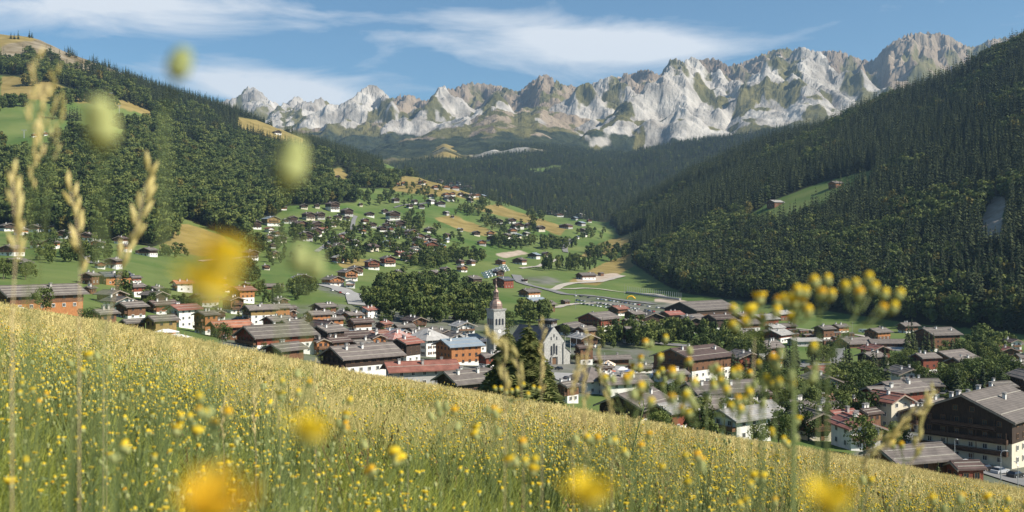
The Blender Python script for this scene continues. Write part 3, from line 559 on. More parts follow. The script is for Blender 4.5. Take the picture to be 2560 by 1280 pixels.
# --- upper terraces and hamlets: (column, foot row, width, turn, then what differs)
for t in """624 535 21 25 t;637 573 33 28 t3;677 565 45 25 yb3;713 558 17 30 w3;731 559 27 25 w4;672 603 28 25 y;700 607 33 22 t;681 621 18 20 t;684 645 30 25 n;626 650 40 30 w3;614 672 30 20 w;665 675 20 20 c
751 575 40 25 n3;763 602 37 22 t3;786 591 37 28 t3;789 575 40 26 t3;812 575 18 25 o;771 551 33 30 w3;799 549 28 28 w3;759 523 22 20 w;831 529 35 25 w4;867 540 32 26 t3;822 549 12 25 w;844 550 22 25 w;866 551 18 25 w;792 521 15 20 w
901 516 12 20 t;962 535 18 25 w3;982 550 36 25 w4;923 542 26 20 t;912 559 22 25 n;929 570 26 28 w;903 575 24 20 n;906 584 20 26 o;954 579 26 25 t;966 570 22 25 t;976 578 16 25 r;998 570 32 25 t3;968 592 22 20 n;989 595 22 20 n;1026 589 35 28 o
851 598 22 25 n;837 610 28 20 r;845 623 26 25 o;819 622 18 20 o;885 615 28 -25 r;926 629 42 -40 w;969 617 30 28 ob;1044 608 28 -25 o;1038 619 20 20 o;1018 654 36 26 n3;930 674 38 26 r3;969 666 40 26 r3;844 447 14 20 t;874 447 15 20 t;901 460 14 20 o;921 452 17 20 t
917 466 13 20 t;988 507 22 25 t;1036 509 17 25 w;1024 521 18 25 t;1053 522 18 20 w;994 464 11 25 o;1010 463 17 20 o;1055 462 20 20 o;1100 456 20 -25 n;1088 473 18 20 o;1115 473 20 20 o;1137 475 22 22 r;1128 464 16 20 n;1144 464 18 -20 tb;1169 473 22 20 t;1155 473 14 20 n
1078 496 18 20 t;1115 493 18 20 o;1131 491 16 20 o;1122 503 28 25 w;1152 490 14 25 t;1166 495 20 -25 t;1179 493 20 22 n;1193 493 18 20 o;1206 495 18 -25 tb;1175 505 18 -25 t;1077 510 24 -35 wl;1101 516 25 20 t;1115 539 18 -30 wl;1131 545 9 20 t
1244 561 27 25 w;1278 559 25 28 t;1295 573 30 20 n;1321 570 20 25 t;1349 579 28 35 t;1150 579 16 30 wl;1190 590 22 20 t;1226 590 20 20 o;1267 597 28 -30 n;1281 584 24 20 o;1291 596 26 -30 wb;1315 591 20 -25 wl;1234 604 34 -30 n;1204 614 24 25 o
1398 542 22 20 n;1408 530 18 -25 wl;1450 543 22 -20 wl;1451 565 26 -25 wb;1418 572 28 -25 n;1404 570 14 20 t;1436 551 18 -20 wb;1456 582 22 -25 n;1473 556 14 20 r;1462 592 14 -25 wb;1443 597 12 -20 wb;1374 534 13 20 n
1117 596 20 -25 n;1116 606 16 -25 wb;1073 582 28 25 t;1068 598 18 20 t;1056 612 28 -25 o;1079 611 26 -25 n;1076 626 36 25 r3;1104 624 22 -25 ob;1107 634 24 -25 r;1043 701 40 25 n;1084 694 34 -30 n;1112 684 28 30 t;1150 664 22 -30 n;1177 664 24 -30 n;1155 680 28 30 o
1180 717 50 -35 t3;1251 664 27 -20 o;1299 661 36 -25 n;1335 647 32 -25 wb;1364 643 22 25 t;1311 706 16 30 w1;995 694 34 -30 n;85 343 13 20 o;113 339 12 20 o;161 338 21 20 o;185 341 9 20 n;152 278 14 20 t;254 221 18 20 w;209 214 10 20 w;334 238 19 20 n;596 335 15 22 t;692 336 22 22 t;517 277 10 22 n""".replace('\n', ';').split(';'):
    f = t.split(); cdx = f[4]; kw = dict(st=2); c0 = cdx[0]
    kw['lo'] = 'c' if c0 == 'c' else 'w'; kw['up'] = {'w': 't', 'c': 'n'}.get(c0, c0)
    kw['tim'] = .5 if c0 == 'w' else random.uniform(.62, .8)
    kw['lo'] = kw['lo'] if c0 == 'c' else random.choice('wwcgw')
    kw['rf'] = random.choice('ggggd')
    for ch in cdx[1:]:
        if ch.isdigit(): kw['st'] = int(ch)
        else: kw['rf'] = ch
    house(int(f[0]), int(f[1]), int(f[2]), a=int(f[3]) + random.uniform(-7, 7), r=random.uniform(.95, 1.3), **kw)
# --- left hamlet and the row behind the meadow edge
for t in """19 578 40 20 t;53 588 34 -25 o;91 581 38 -30 n;137 581 30 -25 n;162 597 42 -25 n;128 622 42 -20 o;92 620 32 -30 n;168 622 28 -25 o;31 640 58 -30 n;245 622 36 -25 o;219 603 40 -20 n;303 610 35 -25 n;312 630 35 -30 o;372 641 44 -30 w;347 636 16 20 n;284 672 45 -25 n;250 672 26 20 r;553 697 28 -25 n""".split(';'):
    f = t.split(); house(int(f[0]), int(f[1]), int(f[2]), a=int(f[3]) + random.uniform(-6, 6), r=1.25, up={'w': 't'}.get(f[4], f[4]), rf=random.choice('gggd'))
B = lambda *a, **k: house(*a, **k)
B(40, 680, 70, a=-35, lo='c', up='n', rf='g', tim=.25, label='cream plastered house with grey roof above the long barn')
B(95, 752, 205, a=-62, r=2.0, st=2, lo='o', up='n', rf='g', pitch=23, nch=1, label='long barn with huge grey slab roof behind the round tree', guard=4, bal=0, Y=330)
B(225, 712, 46, a=-30, lo='n', up='n', label='small grey roofed house wedged right of the long barn')
B(285, 714, 82, a=-60, r=1.5, lo='o', up='o', rf='k', st=2, label='orange balconied chalet with dark solar roof at the meadow foot')
B(335, 710, 36, a=-50, lo='w', up='r', rf='g', label='red walled chalet joined to the orange balconied one')
B(391, 740, 42, a=-40, lo='w', up='n', label='white based chalet alone below the green slope')
B(337, 742, 54, a=-45, lo='w', up='r', label='chalet with red shutters beside the conifer shrubs')
B(225, 734, 32, a=-35, lo='n', up='n', label='low shed roof between barn and orange chalet')
B(258, 778, 66, a=-50, lo='n', up='n', label='brown roofed house behind the round bush at the meadow edge', Y=290, st=2)
B(403, 796, 76, a=-60, r=1.2, lo='o', up='y', rf='g', st=2, tim=.8, nch=0, bal=0, win='framed', label='ochre wooden barn with plain grey roof by the pergola', Y=330)
B(334, 790, 58, a=-65, r=1.5, st=1, lo='n', up='n', label='low long shed left of the ochre barn', Y=330, nch=0)
B(515, 792, 58, a=-45, lo='w', up='o', st=3, tim=.8, rf='g', label='bright ochre chalet with stacked balconies under the blurred flower', Y=400)
B(456, 730, 52, a=-65, r=1.3, lo='w', up='w', tim=0, rf='o', st=2, label='white house with orange tiled roof below the field')
B(575, 815, 100, a=-68, r=1.5, lo='n', up='n', rf='o', st=2, nch=1, label='terracotta roofed house beside the red gabled chalet', Y=390, bal=0)
# --- old village
B(617, 722, 24, a=-25, lo='w', up='o', label='small chalet at the top of the village lane')
B(682, 724, 48, a=-70, lo='n', up='n', st=1, r=1.6, nch=0, label='long low roofed shed above the hotel roofs')
B(755, 710, 50, a=10, lo='y', up='y', rf='l', label='ochre gabled chalet with pale verge at the field foot')
B(832, 714, 56, a=30, lo='w', up='o', st=2, label='broad chalet with timber gable facing the hotel forecourt')
B(869, 702, 50, a=30, lo='w', up='o', st=3, label='balconied hotel wing above the forecourt')
B(889, 688, 38, a=28, lo='w', up='n', st=3, label='upper hotel wing with sloping glass in the roof')
B(876, 720, 24, a=0, lo='w', up='w', tim=0, st=2, rf='l', label='small white block at the hotel forecourt')
B(606, 785, 44, a=40, lo='g', up='t', st=3, rf='g', label='grey rendered block with white pillar left of the stepped roofs', Y=520)
B(650, 790, 80, a=-66, r=1.5, lo='w', up='y', st=4, tim=.3, rf='g', label='white apartment block under stepped greenish roofs', Y=520, guard=4)
B(695, 784, 60, a=-66, r=1.3, lo='w', up='o', st=4, tim=.4, rf='g', label='apartment block with orange gable right of the stepped roofs', Y=540)
B(731, 812, 62, a=-60, r=1.2, lo='w', up='r', st=3, tim=.62, rf='g', label='tall red timber house on white base above the white house', Y=470)
B(764, 774, 34, a=-50, lo='o', up='o', st=4, rf='g', label='narrow tall orange walled tower house', Y=560)
B(796, 786, 62, a=-62, r=1.4, lo='w', up='o', st=3, tim=.55, rf='g', label='orange timber building with wide two tier grey roof', Y=540)
B(836, 790, 46, a=-70, r=1.3, lo='w', up='o', st=2, rf='g', label='low orange building at the end of the two tier roof', Y=545)
B(900, 783, 62, a=-62, lo='w', up='n', st=2, rf='d', label='house with broad dark brown roof before the river trees', Y=540)
B(879, 794, 50, a=-75, lo='g', up='g', tim=0, rf='b', st=1, nch=0, label='low building with blue grey metal roof behind the white house', Y=510)
B(886, 820, 84, a=-60, r=1.2, lo='w', up='n', rf='d', st=2, label='dark brown roofed chalet right of the white gabled house', Y=450)
B(806, 837, 76, a=38, r=1.15, lo='w', up='w', tim=0, rf='d', pitch=36, st=3, bal=0, nch=1, label='white gabled house with steep dark roof in the old village', Y=430)
B(690, 858, 185, a=-60, r=1.6, lo='w', up='r', rf='g', st=2, pitch=24, nch=3, label='red timber gabled chalet with huge grey green roof by the meadow', Y=360, guard=3)
B(712, 872, 100, a=-48, lo='n', up='n', rf='g', st=1, label='lower slab roofed chalet with white balcony edge at the meadow', Y=325)
B(765, 862, 58, a=20, lo='n', up='o', rf='g', st=2, label='small orange timber gable behind the leafy shrub', Y=375)
B(800, 866, 46, a=25, lo='n', up='o', rf='g', st=2, label='orange timber gable beside the brown roof', Y=370)
B(842, 856, 66, a=-55, lo='n', up='n', rf='d', st=2, label='brown roofed house below the white gabled house', Y=390)
B(902, 842, 58, a=-55, lo='w', up='n', rf='g', st=2, label='grey brown roof with white dormer above the large slab roof', Y=400)
B(905, 905, 190, a=-58, r=1.5, lo='w', up='t', rf='g', st=2, nch=6, pitch=23, label='large chalet with six white chimneys on its slab roof', Y=320, guard=3)
B(990, 818, 74, a=40, lo='w', up='n', rf='b', st=2, label='chalet with pale blue metal roof behind the red hipped house', Y=500)
B(991, 873, 84, a=35, r=1.0, lo='c', up='c', tim=0, rf='p', hip=True, pitch=27, st=3, shut=True, bal=1, nch=2, label='cream town house with red patched hipped roof and shutters', Y=430)
B(1068, 868, 108, a=40, r=1.1, lo='w', up='w', tim=0, rf='l', hip=True, pitch=24, st=3, shut=True, bal=0, nch=3, label='white town house with wide pale grey hipped roof', Y=450)
B(1058, 816, 84, a=-60, lo='w', up='n', rf='g', st=2, label='grey brown roofed house behind the pale hipped roof', Y=520)
B(1141, 826, 68, a=25, lo='w', up='n', rf='g', st=2, label='low dark gable left of the church tower', Y=520)
B(1190, 835, 54, a=-50, lo='w', up='t', rf='k', st=2, label='black roofed house touching the church tower', Y=500)
B(1146, 880, 114, a=-58, r=1.15, lo='w', up='o', rf='b', st=3, tim=.85, pitch=20, win='framed', bal=0, nch=3, label='large weathered orange timber house with blue grey metal roof', Y=420)
B(1222, 888, 54, a=-55, lo='w', up='r', rf='g', st=2, bal=0, label='small red brown timber house below the church tower', Y=410)
B(1052, 932, 175, a=-74, r=2.4, lo='g', up='g', tim=0, rf='r', st=2, nch=3, pitch=24, bal=0, label='long red brown roofed building with a row of small windows', Y=310, guard=1)
B(1172, 948, 160, a=-55, r=1.3, lo='w', up='t', rf='g', st=2, nch=4, pitch=24, label='dark timber chalet with grey slab roof left of the tall spruce', Y=285)
B(1369, 822, 50, a=-20, lo='g', up='t', rf='k', st=1, hmul=1.7, bal=0, nch=0, pitch=4, label='low glazed hall with flat dark roof beside the market hall', Y=640)
B(1425, 832, 88, a=-25, lo='w', up='t', rf='g', st=1, hmul=1.6, bal=0, nch=0, pitch=20, label='village hall with wide gabled roof on white posts', Y=600)
B(1497, 815, 100, a=-35, lo='w', up='r', rf='g', st=3, label='big hotel chalet with red brown gable behind the village hall', Y=640)
B(1324, 744, 54, a=-45, lo='w', up='o', rf='g', label='orange timber chalet in the field above the blue roof')
B(1337, 771, 58, a=-50, lo='n', up='n', rf='b', label='barn with dull blue roof behind the dark farm', st=2, nch=0, bal=0)
B(1358, 779, 60, a=-50, r=1.2, lo='n', up='t', rf='g', label='dark farm building with ribbed grey roof', nch=0)
B(1413, 761, 24, a=-40, lo='n', up='n', rf='g', st=1, nch=0, label='small shed by the track', bal=0)
B(1465, 700, 48, a=-55, r=1.4, lo='w', up='n', rf='g', nch=1, label='barn with pale ribbed roof on the bare bank')
B(1502, 690, 16, a=-40, lo='n', up='n', rf='g', st=2, nch=0, bal=0, label='tiny tall wooden granary above the barn')
B(1258, 720, 52, a=-35, lo='r', up='r', rf='k', st=3, label='red brown apartment chalet with black ribbed roof in the green field')
B(1246, 690, 30, a=30, lo='n', up='t', rf='k', label='dark gable peeping behind the red brown apartment chalet')
B(1528, 893, 90, a=-72, r=3.0, lo='n', up='n', rf='g', st=1, nch=1, bal=0, label='long low market roof behind the carousel', Y=480)
B(1600, 915, 62, a=-60, r=1.5, lo='w', up='n', rf='g', st=1, bal=0, label='shop roof with skylights above the blue awning', Y=440)
B(1478, 955, 112, a=35, r=1.0, lo='w', up='w', tim=0, rf='g', hip=True, pitch=26, st=2, bal=0, nch=1, label='white building with pyramid roof on the church square', Y=355)
B(1556, 962, 130, a=-60, r=1.6, lo='w', up='w', tim=0, rf='g', st=2, nch=6, bal=0, label='white walled terrace with many small chimneys beside the pyramid roof', Y=350)
B(1628, 985, 70, a=-50, lo='w', up='c', tim=.5, rf='g', st=2, label='cream walled house with porch behind the yellow buds', Y=330)
B(1590, 1015, 180, a=-30, r=1.2, lo='w', up='t', rf='g', st=2, nch=2, pitch=24, label='wide dark gabled chalet roof poking above the meadow edge', Y=265)
B(1418, 975, 60, a=-40, lo='w', up='n', rf='g', st=2, nch=2, label='grey roofs below the square beside the tall spruce', Y=320)
B(1731, 950, 185, a=-38, r=1.3, lo='w', up='n', rf='d', st=4, tim=.45, pitch=19, nch=3, label='large white apartment building with dark brown roof behind the buds', Y=400)
B(1798, 1022, 190, a=-58, r=1.8, lo='w', up='w', tim=.0, rf='g', st=3, nch=4, label='stepped white terrace with grey roofs behind the yellow flowers', Y=300)
B(1978, 1040, 64, a=-40, lo='n', up='n', rf='g', st=2, label='brown roofed house half hidden in the dark trees', Y=330)
# --- quarter below the dark forest
B(1753, 792, 168, a=-40, r=1.5, lo='n', up='t', rf='g', st=1, hmul=2.2, nch=0, bal=0, pitch=19, label='big open sided hall with ribbed grey roof under the forest', Y=800, guard=3)
B(1797, 828, 76, a=-48, lo='w', up='t', rf='d', st=3, tim=.75, label='tall nearly black timber house in front of the big hall', Y=690)
B(1725, 832, 92, a=-35, r=1.2, lo='w', up='n', rf='g', st=2, label='grey roofed chalet with white awnings left of the black house', Y=690)
B(1622, 817, 78, a=25, lo='w', up='t', rf='g', st=2, label='chalet with dark porch gable above the orange fairground ride', Y=700)
B(1857, 800, 62, a=-40, lo='w', up='n', rf='g', st=2, label='chalet tucked behind the black timber house', Y=760)
B(1908, 815, 74, a=-40, lo='n', up='r', rf='l', st=2, label='bright red timber chalet with pale roof by the forest', Y=740)
B(1952, 803, 52, a=-40, lo='n', up='r', rf='l', st=2, label='second red chalet nearer the forest edge', Y=790)
B(1866, 828, 68, a=-50, lo='w', up='n', rf='g', st=2, label='grey roofed chalet below the red timber chalet', Y=690)
B(1852, 851, 74, a=-60, lo='w', up='o', rf='g', st=1, label='low white walled house by the stream', Y=640)
B(1944, 865, 72, a=-30, lo='w', up='r', rf='l', st=2, tim=.4, label='white house with red gable at the campsite hedge', Y=620)
B(2008, 876, 78, a=-58, r=1.5, lo='g', up='g', tim=0, rf='l', st=1, hmul=1.2, nch=0, bal=0, pitch=12, label='long grey shed with pale flat roof by the roundabout', Y=600)
B(2136, 884, 92, a=-50, r=1.3, lo='n', up='o', rf='g', st=1, label='campsite building with ribbed roof beside the pool', Y=600)
B(2194, 868, 62, a=-40, lo='n', up='o', rf='g', st=2, label='orange gabled chalet behind the pool', Y=650)
B(2220, 886, 92, a=-70, r=2.4, lo='n', up='n', rf='g', st=1, nch=0, bal=0, label='long low pavilion along the pool', Y=600)
B(2342, 890, 104, a=-48, r=1.1, lo='w', up='n', rf='g', st=4, tim=.75, nch=4, label='four storey chalet hotel with long balconies below the dark forest', Y=580)
B(2378, 932, 112, a=-32, r=1.3, lo='n', up='n', rf='g', st=2, nch=0, pitch=22, label='brown timber chalet with broad grey roof before the chalet hotel', Y=490)
B(2327, 962, 54, a=-60, lo='g', up='g', tim=0, rf='g', st=1, nch=0, bal=0, label='low grey shed between hedges', Y=430)
B(2104, 1018, 76, a=-45, lo='w', up='n', rf='g', st=2, label='small grey roof among dark trees left of the silver fir', Y=360)
B(2249, 1030, 140, a=-40, r=1.2, lo='w', up='r', rf='g', st=3, label='grey brown chalet behind the red roofed house', Y=320)
B(2222, 1085, 108, a=48, r=1.15, lo='c', up='c', tim=.0, rf='r', st=3, pitch=24, bal=0, label='cream house with red roof beside the parked van', Y=285)
B(2300, 1066, 84, a=-40, lo='w', up='n', rf='g', st=2, label='chalet with sagging grey roof next to the big apartments', Y=280)
B(2462, 1148, 300, a=-22, r=1.1, lo='c', up='t', rf='g', st=4, tim=.5, pitch=23, nch=7, label='huge dark timber apartment chalet with shops and many chimneys', Y=228, guard=2)
B(2275, 1180, 200, a=-50, r=1.4, lo='w', up='n', rf='g', st=2, nch=0, label='broad brown roof just below the meadow edge', Y=180)
B(2412, 1190, 60, a=-58, lo='r', up='r', rf='d', st=2, nch=0, bal=0, label='red boarded barn end beside the parking yard', Y=178)
B(2104, 1122, 86, a=-45, lo='r', up='r', rf='r', st=2, nch=1, label='red roofed house hidden behind the flowers', Y=255)
B(1990, 1068, 66, a=-45, lo='w', up='n', rf='g', st=2, label='grey roof with white chimney behind the bud stems', Y=290)
for t in """640 812 44 -55 n 430;668 832 40 -60 n 420;775 822 40 30 o 450;848 822 48 -60 n 470;930 806 44 -58 n 500;955 838 56 -60 n 440;940 862 50 30 o 410;1020 832 50 -55 w 490;1095 842 46 -60 n 470;1110 820 48 30 n 530;1010 800 52 -60 w 540;960 795 40 -40 n 560;860 770 44 30 o 590;720 765 44 -55 w 600;700 752 40 30 n 640;560 780 40 -50 o 470;545 760 36 30 w 540;480 765 40 -50 n 480;440 760 36 -45 o 470;1275 862 40 -55 n 430;1250 905 44 -58 r 370;1205 915 40 -50 n 360;1460 905 46 -60 n 470;1510 925 44 -60 w 430;1660 930 54 -45 w 430;1690 975 60 -55 n 360;1860 965 64 -45 w 370;1900 1010 60 -50 n 320;1960 990 50 30 w 350;2040 985 56 -45 n 380;2060 1045 64 -50 n 310;2150 1050 60 -50 r 300;2170 1095 60 -45 n 270;2330 1030 70 -45 n 310;2420 1010 66 -40 n 330;2500 985 70 -40 o 370;2540 930 70 -45 n 460;2450 940 56 -50 w 450;2060 880 50 -50 n 640;2100 860 44 -50 o 690;2270 850 50 -45 n 700;1680 815 56 -45 w 730;1585 830 50 -40 n 690;1545 800 50 -40 n 760;590 742 34 -40 o 640;565 722 30 -40 n 690;520 735 34 -45 w 620""".split(';'):
    f = t.split(); q_ = {'w': ('w', 'n', .45), 'n': ('w', 'n', .7), 'o': ('w', 'o', .65), 'r': ('w', 'r', .7)}[f[4]]
    house(int(f[0]), int(f[1]), int(f[2]), a=int(f[3]) + random.uniform(-8, 8), r=random.uniform(1.05, 1.4), lo=q_[0], up=q_[1], tim=q_[2], st=random.choice((2, 2, 3)), rf=random.choice('ggggdr'), Y=int(f[5]))
B(1938, 518, 40, a=-45, lo='n', up='n', rf='l', st=2, nch=1, label='lone chalet on the narrow green clearing in the right forest')
B(2090, 470, 36, a=-45, lo='n', up='o', rf='g', st=2, nch=2, label='small chalet at the upper tip of the forest clearing')
def crowd(n, p0, p1, y0, y1, clear_px=()):
    k = 0
    for _ in range(n * 40):
        px, Y = random.uniform(p0, p1), random.uniform(y0, y1); x, y, z = at(px, Y)
        if any(math.hypot(x - h['o'].location.x, y - h['o'].location.y) < h['W'] * .75 + 8.5 for h in HOUSES) or abs(px - 1240) < 40 and Y < 520: continue
        if any(a0 < px < a1 and b0 < Y < b1 for a0, a1, b0, b1 in clear_px): continue
        q_ = random.choice((('w', 'n', .7), ('w', 'o', .6), ('w', 't', .65), ('c', 'n', .6), ('w', 'r', .7), ('w', 'w', 0)))
        house(px, pix(x, y, z)[1], random.uniform(11, 16) * F / Y, a=random.choice((-58, -52, -45, 28, 35)) + random.uniform(-7, 7), r=random.uniform(1.05, 1.5), lo=q_[0], up=q_[1], tim=q_[2], st=random.choice((2, 2, 3)), rf=random.choice('ggggdrl'), Y=Y)
        k += 1
        if k >= n: break
crowd(17, 600, 1210, 390, 640); crowd(18, 1440, 1980, 330, 720, [(1340, 1620, 360, 480)]); crowd(14, 1990, 2600, 290, 620, [(1980, 2160, 480, 620), (2200, 2300, 580, 700)]); crowd(8, 250, 600, 380, 620); crowd(18, 660, 1060, 1080, 1600); crowd(7, 1650, 2150, 225, 300)
for h in HOUSES:
    if h['Y'] > 0 and not (5.0 < h['W'] < 34): print('HOUSE SIZE', h['px'], h['py'], round(h['W'], 1), round(h['Y']))
# labels for the rest: look first, then the place in its quarter
def quarter(h):
    px, py = h['px'], h['py']
    if py > 730: return ('the lower left row' if px < 600 else 'the old village' if px < 1420 else 'the market quarter' if px < 1760 else 'the wooded right quarter')
    if px < 420 and py < 345: return 'the high pastures'
    if px < 420: return 'the left hamlet'
    if py < 350: return 'the golden clearing'
    if py < 528 and px > 835: return 'the highest hamlet'
    if px < 900 and py < 640: return 'the forest terraces'
    if px < 1062 and py < 640: return 'the middle hillside'
    if px < 1062: return 'the lower fields'
    if px > 1365: return 'the valley mouth'
    if py < 660 and px >= 1140: return 'the striped fields'
    return 'the river lane'
WN = dict(w='white', c='cream', g='grey', t='dark timber', n='brown timber', r='red timber', o='orange timber', y='ochre timber', s='stone')
RN = dict(g='grey', d='dark brown', b='blue grey', r='red brown', k='black', l='pale', o='terracotta', p='red')
ORD = ['first', 'second', 'third', 'fourth', 'fifth', 'sixth', 'seventh', 'eighth', 'ninth', 'tenth', 'eleventh', 'twelfth', 'thirteenth', 'fourteenth', 'fifteenth', 'sixteenth', 'seventeenth', 'eighteenth', 'nineteenth', 'twentieth']
from collections import defaultdict
qs = defaultdict(list)
for h in HOUSES:
    if h['label']: tag(h['o'], h['label'], h['cat'], 'buildings of the village'); continue
    look = WN['w' if (h['lo'] in 'w' and h['st'] > 2 and h['up'] == 't') else h['up']] + ' chalet with ' + RN[h['rf']] + ' roof'
    qs[(quarter(h), look)].append(h)
for (q, look), L in qs.items():
    L.sort(key=lambda h: h['px'])
    for i, h in enumerate(L):
        pos = 'only one' if len(L) == 1 else (ORD[i] + ' from left' if i < 20 else 'farthest right')
        tag(h['o'], f'{look}, {pos} in {q}', h['cat'], 'chalets in ' + q)
# ------------------------------------------------------------------ church
cx, cy, cz = at(1240, 478)
ch = empty('church_tower', (cx, cy, cz), -math.atan2(cx, cy) + R(32), 'grey stone church tower with copper onion dome and slender spire', 'church tower')
TW = 6.3; TH = 30.4 - cz
mb = MB(); mb.box((0, 0, TH / 2 - 1), (TW, TW, TH + 2)); mb.build('wall', ['s'], ch)
for zz in (TH * .62, TH * .30): mb = MB(); mb.box((0, 0, zz), (TW + .35, TW + .35, .35)); mb.build('string_course', ['s'], ch)
mb = MB(); mb.box((0, 0, TH + .2), (TW + .7, TW + .7, .5)); mb.box((0, 0, TH + .6), (TW + 1.1, TW + 1.1, .35)); mb.build('cornice', ['s'], ch)
def arch(w_, h_, d=.14, n=8):
    P = [(-w_ / 2, 0), (w_ / 2, 0)] + [(w_ / 2 * math.cos(i * math.pi / n), h_ - w_ / 2 + w_ / 2 * math.sin(i * math.pi / n)) for i in range(n + 1)]
    mb = MB(); mb.prism([(x * 1.25, z * 1.06 - .08) for x, z in P], -d / 2, d, 0); mb.prism(P, -d / 2 - .05, d / 2, 1); return mb
AR = arch(1.0, 3.0).mesh('belfry_window', ['s', 'glass'])
for rz_ in range(4):
    for i in (-1, 0, 1):
        c, s_ = math.cos(R(90 * rz_)), math.sin(R(90 * rz_)); lx, ly = i * 1.75, -TW / 2 - .02
        obj('belfry_window', AR, ch, (lx * c - ly * s_, lx * s_ + ly * c, TH * .70), (0, 0, R(90 * rz_)))
    mb = MB(); mb.lathe([(.95, 0), (.95, .1), (.8, .12)], 24, mi=0); mb.box((.0, .25, .15), (.08, .6, .04), 1); mb.box((.2, 0, .15), (.45, .08, .04), 1)
    c, s_ = math.cos(R(90 * rz_)), math.sin(R(90 * rz_)); ly = -TW / 2 - .01
    obj('clock_face', mb.mesh('clock_face', ['w', 'black']), ch, (-ly * s_, ly * c, TH * .565), (R(90), 0, R(90 * rz_)))
mb = MB(); z0 = TH + .78
mb.lathe([(3.3, 0), (3.35, .3), (3.05, .5), (3.1, 1.4), (2.95, 2.4), (2.45, 3.4), (1.7, 4.1), (1.35, 4.5), (1.3, 5.0), (1.6, 5.1), (1.6, 5.3), (1.1, 5.5)], 8, (0, 0, z0), ph=R(22.5)); mb.build('onion_dome', ['copper'], ch)
mb = MB()
for k in range(8):
    a = R(22.5 + 45 * k); mb.box((1.05 * math.cos(a), 1.05 * math.sin(a), z0 + 6.6), (.26, .26, 2.4), 0, a)
mb.lathe([(.62, 5.3), (.62, 7.8)], 8, (0, 0, z0)); mb.lathe([(1.5, 7.7), (1.5, 7.95), (1.15, 8.1), (.95, 8.6), (.55, 9.2), (.4, 9.5)], 8, (0, 0, z0), ph=R(22.5)); mb.build('lantern', ['copper'], ch)
mb = MB(); mb.lathe([(.4, 9.4), (.72, 9.9), (.75, 10.3), (.45, 10.9), (.2, 11.5), (.13, 13.0), (.32, 13.25), (.32, 13.5), (.08, 13.8), (.05, 15.2)], 8, (0, 0, z0)); mb.build('spire', ['copper'], ch, True)
mb = MB(); mb.box((0, 0, z0 + 15.8), (.10, .10, 1.5)); mb.box((0, 0, z0 + 16.0), (.8, .10, .10)); mb.build('cross', ['steel'], ch)
nx, ny, nz_ = at(1366, 468)
na = empty('church_nave', (nx, ny, nz_), -math.atan2(nx, ny) + R(36), 'pale stone church nave with black slate roof and three lancet windows', 'church')
NW, NL, NH, NRs = 11.0, 27.0, 10.0, 6.4
mb = MB(); mb.prism([(-NW / 2, -3), (NW / 2, -3), (NW / 2, NH), (0, NH + NRs), (-NW / 2, NH)], -NL * .2, NL * .8); mb.build('wall', ['s'], na)
yf = -NL * .2
mb = MB(); mb.prism([(-NW / 2 - .5, -2), (NW / 2 + .5, -2), (NW / 2 + .5, NH + .3), (0, NH + NRs + .8), (-NW / 2 - .5, NH + .3)], yf - .5, yf + .3); mb.build('facade', ['w' if False else 's'], na)
mb = MB(); tn = NRs / (NW / 2); mb.prism([(-NW / 2 - .6, NH - .6 * tn + .05), (0, NH + NRs + .05), (NW / 2 + .6, NH - .6 * tn + .05), (NW / 2 + .6, NH - .6 * tn + .4), (0, NH + NRs + .4), (-NW / 2 - .6, NH - .6 * tn + .4)], yf + .32, NL * .8 + .4); mb.build('roof', ['Rk'], na)
mb = MB()
for s in (-1, 1): mb.prism([(s * NW / 2 + s * .5, -2), (s * NW / 2 + s * 4.4, -2), (s * NW / 2 + s * 4.4, 4.6), (s * NW / 2 + s * .5, 7.8)][::s], yf + .3, NL * .75)
mb.build('side_aisle', ['s'], na)
mb = MB()
for s in (-1, 1): mb.prism([(s * NW / 2 + s * .52, 7.9), (s * NW / 2 + s * 4.9, 4.5), (s * NW / 2 + s * 4.9, 4.8), (s * NW / 2 + s * .52, 8.2)][::s], yf + .2, NL * .76)
mb.build('aisle_roof', ['Rk'], na)
L1 = arch(.95, 4.4).mesh('lancet_window', ['s', 'glass']); L2 = arch(.95, 5.4).mesh('lancet_window', ['s', 'glass']); L3 = arch(.5, 1.5).mesh('small_lancet', ['s', 'glass'])
for i, me in ((-1, L1), (0, L2), (1, L1)): obj('lancet_window', me, na, (i * 1.45, yf - .52, 4.2))
for i, zz in ((-1.6, 11.2), (0, 12.4), (1.6, 11.2)): obj('small_lancet', L3, na, (i, yf - .52, zz))
for s in (-1, 1): mb = MB(); mb.box((s * NW * .5, yf - .75, 3.6), (.8, .7, 11)); mb.prism([(s * NW * .5 - .45, 9.1), (s * NW * .5 + .45, 9.1), (s * NW * .5, 10.0)], yf - 1.12, yf - .45); mb.build('buttress', ['s'], na)
mb = arch(2.2, 3.6, .2); obj('portal', mb.mesh('portal', ['s', 'framed']), na, (0, yf - .5, 0))
mb = MB(); mb.prism([(-2.0, 3.4), (2.0, 3.4), (0, 5.0)], yf - 1.4, yf - .48); [mb.box((s * 1.8, yf - 1.1, 1.2), (.4, .5, 4.4)) for s in (-1, 1)]; mb.build('porch', ['s'], na)
mb = MB(); mb.box((0, yf, NH + NRs + 1.7), (.18, .18, 2.0)); mb.box((0, yf, NH + NRs + 1.9), (1.0, .18, .18)); mb.build('cross', ['s'], na)
for k in range(4): obj('aisle_window', L3, na, (-NW / 2 - 4.42, NL * (.0 + .18 * k), 1.6), (0, 0, R(-90)), (1.6, 1, 1.3))
